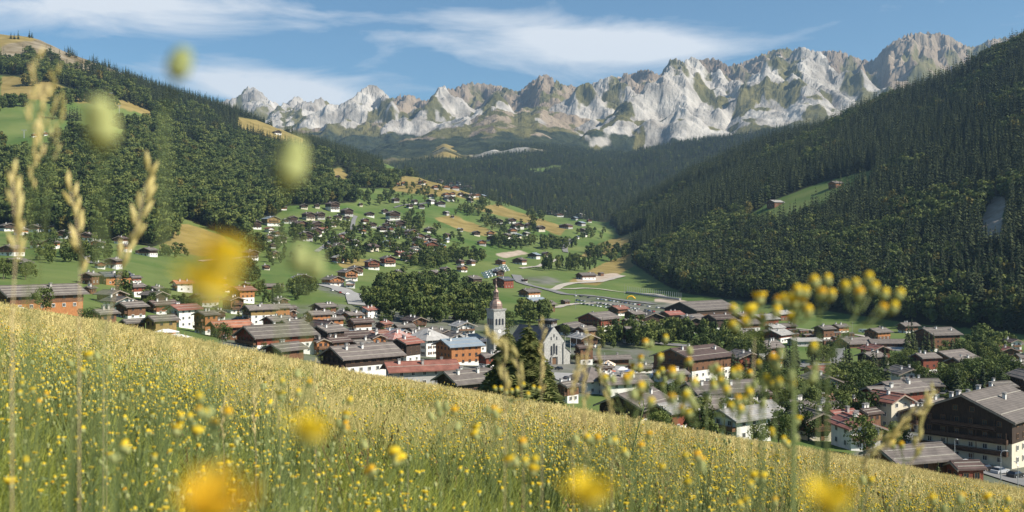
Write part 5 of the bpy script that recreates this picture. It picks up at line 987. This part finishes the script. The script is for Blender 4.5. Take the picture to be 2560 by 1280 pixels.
# chair lift pylons on the left slope
for i, (px, py, hp) in enumerate([(298, 290, 26), (325, 313, 20), (346, 345, 24), (370, 378, 26), (384, 402, 22), (407, 466, 30), (444, 548, 26), (278, 248, 16), (60, 345, 20)]):
    x, y, z = hit(px, py); h = max(9, hp * y / F); mb = MB(); mb.tube([(0, 0, -1), (0, 0, h)], [.55, .4], 8); mb.build
    e = empty('lift_pylon', (x, y, z), R(10), f'pale chair lift pylon, number {i + 1} of the line by height' if False else ['tallest looking pale lift pylon on the open pasture', 'second lift pylon below the pasture edge', 'third lift pylon down the wooded cut', 'fourth lift pylon in the middle of the wooded cut', 'lift pylon beside the pale rock scar', 'lift pylon low in the dark forest', 'lowest lift pylon above the dry bank', 'small lift pylon near the top station', 'single pole on the far left pasture'][i], 'pylon', 'lift pylons')
    mb.build('mast', ['steel'], e); mb = MB(); mb.box((0, 0, h), (6.5, .7, .6)); [mb.box((s * 2.9, 0, h - .5), (.5, 2.6, .5)) for s in (-1, 1)]; mb.build('crossarm', ['steel'], e)
# long tube barrier under the forest
A0, A1 = Vector(hit(1566, 734)), Vector(hit(1700, 752)); d = A1 - A0
e = empty('barrier', A0, 0, 'long grey tubular barrier with a rank of tall posts below the forest', 'barrier')
mb = MB(); mb.tube([(0, 0, 1.4), tuple(d + Vector((0, 0, 1.4)))], 1.25, 10); mb.build('tube', ['conc'], e)
for i in range(28):
    q = d * (i / 27); mb = MB() if i == 0 else mb
    if i == 0: mb.box((0, 0, 0), (.28, .28, 8.5)); PO = mb.mesh('post', ['steel'])
    obj('post', PO, e, (q.x + 1.5, q.y + 3, q.z + 3.6))
# inflatable, carousel, awnings, tents, poles
x, y, z = hit(1577, 747); mb = MB(); mb.tube([(4 * math.cos(t), 0, 2.6 * math.sin(t)) for t in np.linspace(0, math.pi, 14)], .8, 10); yel = mat('yellow_vinyl', (.75, .42, .02), rough=.4)
tag(obj('inflatable_arch', mb.mesh('inflatable_arch', [yel], True), loc=(x, y, z)), 'yellow inflatable arch on the sports field', 'arch')
can = mat('striped_canvas', (.70, .42, .16)); canw = mat('white_canvas', (.78, .76, .72)); ca = mat('blue_canvas', (.07, .15, .35)); cr_ = mat('red_orange_paint', (.55, .12, .04))
x, y, z = at(1520, 445); e = empty('carousel', (x, y, z), 0, 'orange and white striped carousel canopy on the church square', 'carousel')
for nm_, m_, ph_ in (('canopy', can, 0),):
    mb = MB()
    for i in range(16):
        a, b = i * 6.283 / 16, (i + 1) * 6.283 / 16; mb.poly([(0, 0, 5.2), (3.4 * math.cos(a), 3.4 * math.sin(a), 3.5), (3.4 * math.cos(b), 3.4 * math.sin(b), 3.5)], [(0, 1, 2)], i % 2); mb.poly([(3.4 * math.cos(a), 3.4 * math.sin(a), 3.5), (3.4 * math.cos(b), 3.4 * math.sin(b), 3.5), (3.4 * math.cos(b), 3.4 * math.sin(b), 2.9), (3.4 * math.cos(a), 3.4 * math.sin(a), 2.9)], [(0, 1, 2, 3)], (i + 1) % 2)
    mb.build('canopy', [can, canw], e)
for i in range(8): mb = MB(); mb.box((3.1 * math.cos(i * .785), 3.1 * math.sin(i * .785), 1.6), (.12, .12, 3.2)); mb.build('pole', ['bar'], e)
mb = MB(); mb.lathe([(3.5, 0), (3.5, .4), (3.3, .45)], 20); mb.lathe([(.7, .4), (.7, 4)], 10); mb.build('platform', [cr_], e, False)
for px, Y, m_, l in [(1575, 425, ca, 'blue market awning beside the shop roof'), (1556, 435, canw, 'white market awning next to the carousel'), (1640, 415, canw, 'white stall awning right of the blue awning'), (50, 270, canw, 'white tent left of the round tree at the meadow edge'), (443, 300, canw, 'pale tarpaulin tent under the pergola'), (253, 262, canw, 'small white tent behind the meadow grass'), (415, 318, canw, 'flat canvas roof of the pergola by the ochre barn')]:
    x, y, z = at(px, Y); e = empty('awning', (x, y, z), R(random.uniform(-30, 30)), l, 'awning'); w_ = 5 if 'pergola' not in l else 8
    mb = MB(); mb.poly([(-w_ / 2, -2, 2.3), (w_ / 2, -2, 2.3), (w_ / 2, 2, 2.3), (-w_ / 2, 2, 2.3), (-w_ * .1, 0, 3.3), (w_ * .1, 0, 3.3)], [(0, 1, 5, 4), (1, 2, 5), (2, 3, 4, 5), (3, 0, 4), (3, 2, 1, 0)]); mb.build('canvas', [m_], e)
    for i in (-1, 1):
        for j in (-1, 1): mb = MB(); mb.box((i * (w_ / 2 - .15), j * 1.85, 1.0), (.12, .12, 2.6)); mb.build('pole', ['bar'], e)
x, y, z = hit(1605, 828); e = empty('fairground_ride', (x, y, z), 0, 'orange fairground ride with a tall mast on the grass', 'ride'); mb = MB(); mb.lathe([(3.6, .2), (4.2, .8), (3.4, 1.6), (.6, 1.9)], 16); mb.build('dish', [cr_], e, True); mb = MB(); mb.tube([(0, 0, 0), (0, 0, 7)], .4, 8); mb.build('mast', ['bar'], e)
for i, (px, py, h, l) in enumerate([(1413, 895, 11, 'leftmost white flag pole by the church'), (1426, 896, 11, 'second white flag pole by the church'), (1441, 905, 15, 'tall grey lamp mast right of the church'), (1439, 772, 14, 'tall mast beside the sports field track'), (1561, 738, 12, 'lamp mast at the left end of the barrier'), (2131, 835, 8, 'lamp post on the campsite')]):
    x, y, z = hit(px, py); e = empty('lamp_mast' if 'lamp' in l or 'mast' in l else 'flag_pole', (x, y, z), 0, l, 'pole'); mb = MB(); mb.tube([(0, 0, -.5), (0, 0, h)], [.14, .08], 6); mb.build('mast', ['frame' if 'flag' in l else 'steel'], e); mb = MB(); mb.box((.3, 0, h), (.9, .25, .12)); mb.build('lamp_head' if 'lamp' in l or 'mast' in l else 'finial', ['steel'], e)
for i in range(10):                           # street lamps and signs by the apartments and square
    px = [1468, 1512, 1500, 2387, 2502, 2545, 2290, 1985, 2075, 2110][i]; Y = [420, 470, 400, 218, 205, 190, 300, 560, 560, 540][i]; x, y, z = at(px, Y); e = empty('street_lamp', (x, y, z), R(90 * i), 'slim grey street lamp beside the ' + ['pyramid roofed building', 'carousel', 'church square bend', 'parked white car', 'silver parked car', 'yard entrance', 'cream red roofed house', 'roundabout entry', 'roundabout island', 'campsite road'][i], 'street lamp', 'street lamps')
    mb = MB(); mb.tube([(0, 0, -.3), (0, 0, 5.5), (.3, 0, 6), (1.1, 0, 6.1)], [.09, .06, .05, .05], 6); mb.build('post', ['steel'], e); mb = MB(); mb.box((1.2, 0, 6.05), (.5, .22, .1)); mb.build('lamp_head', ['frame'], e)
x, y, z = hit(2240, 872); mb = MB(); mb.lathe([(11, -.5), (11, .5), (10.5, .5)], 24, mi=0); mb.lathe([(10.4, .35), (.1, .36)], 24, mi=1); o = obj('swimming_pool', mb.mesh('swimming_pool', ['conc', 'pool']), loc=(x, y, z)); o.scale = (1.4, 1, 1); tag(o, 'pale oval swimming pool behind the low pavilion', 'pool')
# ------------------------------------------------------------------ foreground meadow
gx_ = np.linspace(-62, 62, 250); gy_ = np.concatenate([np.linspace(-8, 8, 90), np.linspace(8.3, 100, 190)])
GX, GY = np.meshgrid(gx_, gy_); GZ = meadow_z(GX, GY)
idx = np.arange(GX.size).reshape(GX.shape); Fq = np.stack([idx[:-1, :-1], idx[:-1, 1:], idx[1:, 1:], idx[1:, :-1]], -1).reshape(-1, 4)
mg = mat('meadow_soil', (.10, .095, .035), c2=(.24, .19, .075), scale=.5, rough=.95, spec=.05)
tag(obj('meadow', npmesh('meadow', np.stack([GX, GY, GZ], -1).reshape(-1, 3), Fq, [mg], smooth=True)), 'steep flowery hay meadow in the foreground', kind='structure')
def mz(x, y): return meadow_z(np.atleast_1d(np.asarray(x, float)), np.atleast_1d(np.asarray(y, float)))
def blades(n, h, spread, wid, seed, seeds=0.0, bend=.35, segs=3):
    g = np.random.default_rng(seed); V = []; Fc = []; mi = []
    for i in range(n):
        a = g.uniform(0, 6.283); r_ = spread * math.sqrt(g.random()); bx, by = r_ * math.cos(a), r_ * math.sin(a); hh = h * g.uniform(.55, 1.1); d = g.uniform(0, 6.283); bd = hh * bend * g.uniform(.2, 1.2); w_ = wid * g.uniform(.6, 1.2)
        px_, py_ = -math.sin(d + 1.2) * w_, math.cos(d + 1.2) * w_; k = len(V)
        for s in range(segs + 1):
            t = s / segs; cx_, cy_, cz_ = bx + math.cos(d) * bd * t * t, by + math.sin(d) * bd * t * t, hh * (t - .12 * t * t) - .03; q = (1 - t) ** .7 if seeds == 0 else (1 - .6 * t)
            V.append((cx_ - px_ * q, cy_ - py_ * q, cz_)); V.append((cx_ + px_ * q, cy_ + py_ * q, cz_))
            if s: j = k + 2 * s; Fc.append((j - 2, j - 1, j + 1, j)); mi.append(0)
        if g.random() < seeds:                         # a nodding seed head of small spikelets
            for s in range(9):
                t = .72 + .3 * s / 8; cx_, cy_, cz_ = bx + math.cos(d) * bd * t * t, by + math.sin(d) * bd * t * t, hh * (t - .12 * t * t); o = g.normal(size=3) * wid * 2.2; l = wid * g.uniform(2.0, 3.2); k = len(V); a2 = g.uniform(0, 6.28)
                c = np.array((cx_, cy_, cz_)) + o * .6; u_ = np.array((math.cos(a2), math.sin(a2), 0)) * l * .45; v_ = np.array((math.cos(d) * .4, math.sin(d) * .4, 1.0)) * l
                V += [tuple(c - v_), tuple(c + u_), tuple(c + v_), tuple(c - u_)]; Fc.append((k, k + 1, k + 2, k + 3)); mi.append(1)
    return np.array(V), np.array(Fc), mi
def budpts(l=.012, r=.0042, op=0.0, seg=6):             # green cup, yellow tip
    return [(.25 * r, 0), (.95 * r, .22 * l), (1.0 * r, .62 * l)], [(1.0 * r, .62 * l), (.85 * r + op * .4, .8 * l), (.45 * r + op, 1.0 * l), (.05 * r, .97 * l)]
def budmesh(l, r, op, pet, name='flower_bud'):
    mb = MB(); lo, up = budpts(l, r, op)
    if r > .006: lo, up = [(.2 * r, 0), (.7 * r, .10 * l), (.9 * r, .22 * l)], [(.9 * r, .22 * l), (1.1 * r, .4 * l), (1.15 * r, .65 * l), (.8 * r, .9 * l), (.3 * r, 1.0 * l)]
    if r > .006:                                   # open composite head: strap petals of uneven length round the cup
        g = random.Random(int(l * 1e5)); mb.lathe(lo, 7, mi=0); mb.lathe([(.8 * r, .2 * l), (.75 * r, .5 * l), (.1 * r, .55 * l)], 7, mi=1)
        for i in range(15):
            an = i * .419 + g.uniform(-.2, .2); el = g.uniform(.5, 1.35); ln = l * g.uniform(.45, .8); c_, s_ = math.cos(an), math.sin(an); w2 = r * .3
            p0 = Vector((c_ * r * .6, s_ * r * .6, .3 * l)); dv = Vector((c_ * math.cos(el), s_ * math.cos(el), math.sin(el))); sd = Vector((-s_, c_, 0)) * w2
            mb.poly([p0 - sd * .6, p0 + sd * .6, p0 + dv * ln * .7 + sd, p0 + dv * ln, p0 + dv * ln * .7 - sd], [(0, 1, 2, 3, 4)], 1)
    else: mb.lathe(lo, 7, mi=0); mb.lathe(up, 7, mi=1)
    return mb.mesh(name, ['bud', pet], True)
def flowerplant(h, nb, seed, sc_b=1.0):
    g = random.Random(seed); mb = MB(); top = h * .6; lean = g.uniform(-.05, .05)
    mb.tube([(0, 0, 0), (lean * .5, 0, top * .5), (lean, 0, top)], [.0026, .0022, .0018], 4, 0); heads = []
    for i in range(nb):
        a = 6.283 * i / nb + g.uniform(-.5, .5); z0 = top * g.uniform(.7, 1.0); z1 = h * g.uniform(.78, 1.05); r_ = g.uniform(.03, .11) * h / .6
        e = (lean + math.cos(a) * r_, math.sin(a) * r_, z1); mb.tube([(lean, 0, z0), (lean + math.cos(a) * r_ * .6, math.sin(a) * r_ * .6, z0 + (z1 - z0) * .55), e], [.0014, .0011, .0008], 3, 0); heads.append(e)
    for i in range(4):
        a = g.uniform(0, 6.28); z0 = top * g.uniform(.1, .7); l = g.uniform(.05, .1); mb.poly([(lean * .5, 0, z0), (math.cos(a + .25) * l * .5, math.sin(a + .25) * l * .5, z0 + .03), (math.cos(a) * l, math.sin(a) * l, z0 + .015), (math.cos(a - .25) * l * .5, math.sin(a - .25) * l * .5, z0 + .02)], [(0, 1, 2, 3)], 0)
    return mb, heads
def fullplant(h, nb, seed, sz):
    mb, hd = flowerplant(h, nb, seed); g = random.Random(seed + 99)
    for e in hd:
        lo, up = budpts(.013 * sz, .0048 * sz, g.choice((0, 0, .003, .006)) * sz); mb.lathe(lo, 5, e, 1); mb.lathe(up, 5, e, 1 if (q_ := g.random()) < .38 else (2 if q_ < .85 else 3))
    return mb.mesh('wildflowers', ['stem', 'bud', 'pet', 'peto'])
def field(y0, y1, dens):
    n = int(dens * .56 * (y1 ** 2 - y0 ** 2) * 1.12); y = np.sqrt(rng.uniform(y0 ** 2, y1 ** 2, n)); x = y * rng.uniform(-.62, .62, n) * (1 + .5 / y); return x, y
GT = [(npmesh('grass', *blades(16, .50, .12, .0030, 1, 0, .65)[:2], ['gg']), 'g'), (npmesh('grass', *blades(16, .42, .13, .0036, 2, 0, .9)[:2], ['gg']), 'g')]
v, f, m = blades(14, .60, .12, .0022, 3, .75); GT.append((npmesh('grass', v, f, ['gd', 'seed'], m), 'd'))
v, f, m = blades(14, .52, .14, .0024, 4, .6, .5); GT.append((npmesh('grass', v, f, ['gd', 'seed'], m), 'd'))
v, f, m = blades(26, .55, .42, .0065, 5, .8, .4); GT.append((npmesh('grass', v, f, ['gd', 'seed'], m), 'D'))
v, f, m = blades(26, .50, .42, .0075, 6, .5, .5); GT.append((npmesh('grass', v, f, ['gg', 'seed'], m), 'G'))
FPM = [fullplant(.58, 9, 1, 1.15), fullplant(.52, 11, 2, 1.1), fullplant(.64, 8, 3, 1.2)]; FPF = [fullplant(.56, 10, 5, 1.5), fullplant(.52, 9, 6, 1.6)]
glab = 'tall green and dry golden grass covering the foreground meadow'; flab = 'countless small yellow budded wildflowers scattered through the meadow grass'
def grow(me, name, x, y, s0, s1, lab_, i=0):
    if len(x) < 2: return
    z = mz(x, y); po = tag(obj(name, me, loc=(x[0], y[0], z[0])), lab_, kind='stuff'); n = len(x); s = rng.uniform(s0, s1, n)
    scatter(name, po, np.stack([x, y, z], 1)[1:], np.stack([s, s, s * rng.uniform(.85, 1.15, n)], 1)[1:], rng.uniform(0, 6.28, n - 1), lab_, tilt=rng.normal(0, .09, (n - 1, 2)))
def dryness(x, y):                                        # dry on the crest and to the right, lush green near and left
    return sstep(-.55, .55, -.08 + 1.05 * fbm(x * .22 + 5, y * .16, 3) + (y - 15) / 17. + .35 * np.clip(x / np.maximum(y, 1), -1, 1))
for (y0, y1, dn, near_) in [(1.15, 5, 190, 1), (5, 14, 100, 1), (14, 30, 34, 0), (30, 66, 15, 0)]:
    x, y = field(y0, y1, dn); dd = dryness(x, y) > rng.random(len(x)) * .9 + .05; u_ = rng.random(len(x)); hs = 1.0
    ids = [(0, ~dd & (u_ < .5)), (1, ~dd & (u_ >= .5)), (2, dd & (u_ < .5)), (3, dd & (u_ >= .5))] if near_ else [(5, ~dd), (4, dd)]
    for i, k in ids: grow(GT[i][0], 'grass', x[k], y[k], .62 * hs, 1.1 * hs, glab)
for (y0, y1, dn, L_, s0, s1) in [(1.3, 4, 40, FPM, .6, 1.1), (4, 10, 38, FPM, .8, 1.15), (10, 20, 9, FPF, .8, 1.15), (20, 40, 1.3, FPF, .85, 1.15)]:
    x, y = field(y0, y1, dn); k = fbm(x * .3, y * .2, 4) > .02 + .35 * (rng.random(len(x)) - .6) - .45 * (y < 4); x, y = x[k], y[k]; v_ = rng.integers(0, len(L_), len(x))
    for i, me in enumerate(L_): grow(me, 'wildflowers', x[v_ == i], y[v_ == i], s0, s1, flab)
v, f, m = blades(9, .62, .16, .004, 8, 1.0, .3); dk = npmesh('grass', v, f, ['dock', 'dock'], m)      # brown dock and dark broad tufts in drifts
v, f, m = blades(12, .34, .2, .011, 9, 0, .8); bl = npmesh('grass', v, f, ['gg'], m)
x, y = field(4, 60, 2.2); k = fbm(x * .18 + 30, y * .12, 3) > .38; grow(dk, 'grass', x[k], y[k], .7, 1.2, glab)
x, y = field(1.4, 30, 7); k = fbm(x * .3 + 60, y * .2, 3) > .2; grow(bl, 'grass', x[k], y[k], .6, 1.3, glab)
# plants that stand out one by one
P3 = lambda px, py, d: Vector(((px - 1280) / F * d, d, CZ + (HOR - py) / F * d))
BM = {k: budmesh(*a) for k, a in dict(bud=(.013, .0046, 0, 'pet'), buo=(.013, .0048, .001, 'peto'), open=(.014, .005, .0055, 'pet'), green=(.013, .0046, 0, 'bud'), big=(.0135, .0061, .0035, 'pet'), bigo=(.0136, .0061, .0035, 'peto'), bigg=(.018, .0055, 0, 'bud')).items()}
def wild(d, base_px, fork, heads, label, sm='stem', rad=.0016, group='wildflowers rising out of the meadow', jit=.05, via=None):
    if d < .7: rad = .0008
    bx = (base_px - 1280) / F * d; by = d; bz = float(mz(bx, by)[0]); e = empty('wildflower', (bx, by, bz), 0, label, 'flower', group); o0 = Vector((bx, by, bz)); f = P3(fork[0], fork[1], d) - o0
    mb = MB(); mid = (P3(via[0], via[1], d) - o0) if via else Vector((f.x * .35, .02, f.z * .5)); mb.tube([(0, 0, -.02), mid, f], [rad * 1.3, rad * 1.15, rad * .9], 6); mb.build('stem', [sm], e, True)
    for hp in heads:
        px, py, kd = hp[:3]; q = P3(px, py, d * (1 + random.uniform(-jit, jit))) - o0; dr = (q - f); tl = dr.length
        if tl > .002:
            mb = MB(); s = f * 1.0; c = f + dr * .5 + Vector((0, 0, -.12 * tl)); up_ = q; mb.tube([s, c, up_], [rad * .8, rad * .65, rad * .5], 5); mb.build('branch', [sm], e, True)
        b = obj('flower_bud' if kd not in ('open', 'big', 'bigo') else 'flower_head', BM[kd], e, q, (random.uniform(-.3, .3), max(-.6, min(.6, dr.x / max(tl, .01) * .6)), 0))
    return e
W = wild
W(.26, 480, (520, 830), [(555, 690, 'big'), (515, 770, 'big')], 'large blurred yellow flower over the left houses', rad=.0022)
W(.24, 560, (540, 1360), [(530, 1320, 'bigo')], 'orange blurred flower at the bottom edge')
W(.36, 760, (745, 1190), [(770, 1115, 'big')], 'pale yellow flower over the middle of the meadow')
W(.34, 1480, (1478, 1330), [(1475, 1272, 'big')], 'bright yellow flower low in the middle right')
W(.34, 2090, (2087, 1340), [(2085, 1290, 'big')], 'bright yellow flower low on the right')
W(.34, 240, (252, 560), [(262, 375, 'bigg')], 'long green bud stem before the left forest', rad=.004)
W(.38, 690, (700, 540), [(716, 470, 'bigg')], 'green bud before the dark left slope', rad=.003)
W(.40, 330, (410, 270), [(436, 200, 'green')], 'tall olive bud reaching into the sky', rad=.0016)
W(.45, 760, (765, 760), [(745, 680, 'green'), (785, 700, 'green')], 'pair of pale green buds before the green field')
W(.95, 2040, (2138, 790), [(2112, 735, 'bud'), (2138, 728, 'bud'), (2165, 712, 'bud'), (2178, 735, 'bud'), (2146, 752, 'buo')], 'tall branching stem of yellow buds against the dark forest', rad=.0012, via=(2066, 900))
W(.97, 2050, (2150, 815), [(2205, 752, 'bud'), (2240, 752, 'bud'), (2228, 786, 'bud'), (2198, 788, 'buo')], 'side stem of four buds right of the tallest branching one', rad=.001, via=(2070, 905))
W(.98, 2045, (2048, 790), [(2040, 722, 'bud'), (2066, 716, 'bud'), (2052, 752, 'buo'), (2072, 754, 'bud')], 'slim stem with four buds left of the tallest branching one', rad=.001)
W(1.0, 1985, (1985, 800), [(1995, 745, 'bud'), (2012, 748, 'bud'), (1965, 765, 'bud'), (1985, 772, 'open'), (1998, 770, 'buo'), (2018, 795, 'bud'), (1982, 812, 'bud')], 'cluster of orange yellow buds over the campsite')
W(1.0, 1900, (1905, 840), [(1898, 765, 'open'), (1940, 770, 'buo'), (1935, 795, 'bud'), (1880, 800, 'open'), (1870, 820, 'bud'), (1910, 815, 'bud'), (1842, 790, 'bud'), (1845, 830, 'bud')], 'cluster of buds over the red timber chalet')
for k in range(13):
    bx = 1550 + k * 36 + random.uniform(-16, 16); fy = random.uniform(950, 1060); d = random.uniform(.95, 1.7)
    W(d, bx + random.uniform(-20, 20), (bx, fy), [(bx + random.uniform(-46, 46), fy - random.uniform(8, 120), random.choice(('bud', 'green', 'buo', 'green', 'bud'))) for _ in range(6)], ORD[k] + ' leggy blurred bud stem from the left over the right rooftops', rad=.001)
for k in range(20):   # near stems
    bx = 60 + 128 * k + random.uniform(-40, 40); d = random.uniform(1.0, 1.9); fy = max(960 + .12 * (bx - 1280), 900) + random.uniform(60, 330)
    W(d, bx + random.uniform(-20, 20), (bx, fy), [(bx + random.uniform(-50, 50), fy - random.uniform(10, 90), random.choice(('bud', 'bud', 'buo', 'open', 'green'))) for _ in range(6)], ORD[k] + ' yellow budded stem from the left rising from the near grass', rad=.001)
W(9, 1560, (1610, 1015), [(1608, 1000, 'big'), (1622, 1006, 'bigo'), (1598, 1010, 'big')], 'dark leafy yellow flowered plant on the meadow edge', rad=.006)
W(2.2, 1270, (1276, 1000), [(1240 + 13 * i, 985 + random.uniform(-18, 12), 'bud') for i in range(9)], 'row of pale buds before the great spruce', rad=.0015)
def stalk(d, pts, label, sm='stemd', hs=.35, rad=.0008, n=16, wd=.006):
    bx = (pts[0][0] - 1280) / F * d; bz = float(mz(bx, d)[0]); e = empty('grass_stalk', (bx, d, bz), 0, label, 'grass stalk', 'single grass stalks'); o0 = Vector((bx, d, bz))
    Q = [Vector((0, 0, -.02))] + [P3(x, y, d) - o0 for x, y in pts]; mb = MB(); mb.tube(Q, [rad] * (len(Q) - 1) + [rad * .5], 5); mb.build('stem', [sm], e, True)
    xs = np.array([list(q) for q in Q]); L = np.r_[0, np.cumsum(np.linalg.norm(np.diff(xs, axis=0), axis=1))]; mb = MB()
    for i in range(n):
        t = L[-1] - hs * (i / n); c = Vector([np.interp(t, L, xs[:, j]) for j in range(3)]); t2 = min(L[-1], t + .02); dv = (Vector([np.interp(t2, L, xs[:, j]) for j in range(3)]) - c); dv = dv.normalized() if dv.length > 1e-6 else Vector((0, 0, 1))
        a = random.uniform(0, 6.28); sd = dv.orthogonal().normalized(); sd = (sd * math.cos(a) + dv.cross(sd) * math.sin(a)); q = c + sd * wd * .6; mb.tube([q - dv * wd * .4, q + (dv + sd * .35) * wd * 1.1, q + (dv + sd * .4) * wd * 2.6], [wd * .25, wd * .5, wd * .08], 5)
    mb.build('seed_head', ['seed'], e, True)
stalk(1.2, [(262, 840), (310, 640), (345, 560), (372, 420)], 'thick tan seed stalk before the left hamlet', hs=.13, wd=.0075, n=14)
stalk(1.25, [(198, 820), (200, 640), (190, 540), (172, 455)], 'pale seed stalk left of the thick tan one', hs=.12, wd=.006, n=14)
stalk(1.1, [(30, 800), (40, 620), (35, 520), (30, 430)], 'leftmost pale seed stalk', hs=.10, wd=.006)
for k, (a, b, c) in enumerate([(60, 80, 140), (75, 105, 235), (90, 125, 180), (95, 140, 250), (70, 90, 330)]): stalk(.85 + .07 * k, [(a, 760), ((a + b) / 2, 560), (b - 5, 400), (b + 12, c)], ['tallest olive grass stalk at the left edge', 'olive grass stalk second in the left bunch', 'olive grass stalk third in the left bunch', 'tan grass stalk right in the left bunch', 'short olive stalk in the left bunch'][k], hs=.07, wd=.0035, n=9, sm='stem', rad=.0005)
stalk(1.5, [(1262, 1040), (1262, 960), (1258, 890), (1250, 852), (1220, 838)], 'nodding pale grass head before the church tower', hs=.10, wd=.006)
stalk(1.6, [(1308, 1030), (1300, 940), (1285, 880), (1262, 858)], 'arched grass stalk before the great spruce', hs=.08, wd=.005)
stalk(1.6, [(1355, 1030), (1352, 930), (1356, 860), (1358, 805)], 'upright grass stalk right of the great spruce', hs=.12, wd=.004, n=12)
stalk(1.5, [(1462, 1040), (1462, 960), (1470, 880), (1472, 838)], 'straight pale grass stalk over the pyramid roof', hs=.16, wd=.004, n=22)
stalk(1.5, [(1530, 1060), (1515, 970), (1498, 905), (1490, 880)], 'leaning pale grass stalk over the white terrace', hs=.14, wd=.004, n=20)
stalk(1.5, [(1432, 1000), (1436, 940), (1450, 900)], 'tan grass stalk left of the pyramid roof', hs=.06, wd=.004)
stalk(1.3, [(1868, 1250), (1874, 1060), (1882, 960), (1886, 850)], 'hair thin pale stem crossing the bud cluster', hs=.02, wd=.001, n=3, rad=.0009)
for k, (a, b, c, d_) in enumerate([(2160, 2200, 1010, 2330), (2140, 2170, 1060, 2260), (2230, 2290, 980, 2330)]): stalk(1.4, [(a, 1260), (b, 1130), ((b + d_) / 2, c + 30), (d_, c)], ['long arched seed stalk over the cream red roofed house', 'drooping seed stalk before the broad brown roof', 'highest arched seed stalk near the big apartments'][k], hs=.10, wd=.005)
for k, (a, b) in enumerate([(700, 960), (790, 905), (1020, 985), (640, 990), (560, 1000)]): stalk(3.0, [(a, b + 130), (a - 6, b + 60), (a - 2, b)], ORD[[2, 3, 4, 1, 0][k]] + ' pale dry stalk from the left standing in the golden grass', hs=.12, wd=.005)
for k, (a, b, c) in enumerate([(130, 150, 880), (245, 268, 945), (180, 195, 1050)]):   # broad blurred blades at the left
    d = .8; bx = (a - 1280) / F * d; bz = float(mz(bx, d)[0]); e = empty('reed_grass', (bx, d, bz), 0, ['broad grey green blade at the left edge', 'second broad blade beside the leftmost', 'short broad blade between the two tall ones'][k], 'grass blade'); t = P3(b, c, d) - Vector((bx, d, bz)); w_ = .005
    mb = MB(); Q = [(0, 0, -.02), (t.x * .3, .01, t.z * .5), (t.x * .7, .02, t.z * .82), (t.x, .03, t.z)]; wv = [w_, w_ * 1.1, w_ * .8, .0005]; V = []
    for q, s in zip(Q, wv): V += [(q[0] - s, q[1], q[2]), (q[0], q[1] + s * .5, q[2]), (q[0] + s, q[1], q[2])]
    mb.poly(V, [(3 * i + j, 3 * i + j + 1, 3 * i + j + 4, 3 * i + j + 3) for i in range(3) for j in range(2)]); mb.build('leaf', ['stem'], e, True)
# ------------------------------------------------------------------ air
hb = MB(); hb.box((0, 4950, 870), (16000, 11300, 1960))
hz = hb.build('haze', [])
hm = bpy.data.materials.new('air'); hm.use_nodes = True; t = hm.node_tree; t.nodes.remove(t.nodes['Principled BSDF'])
pv = t.nodes.new('ShaderNodeVolumePrincipled'); pv.inputs['Color'].default_value = (.48, .72, 1, 1); pv.inputs['Density'].default_value = 4.2e-5; pv.inputs['Anisotropy'].default_value = .2
t.links.new(pv.outputs[0], t.nodes['Material Output'].inputs['Volume']); hz.data.materials.append(hm)
tag(hz, 'thin blue air between the camera and the far peaks', kind='stuff')
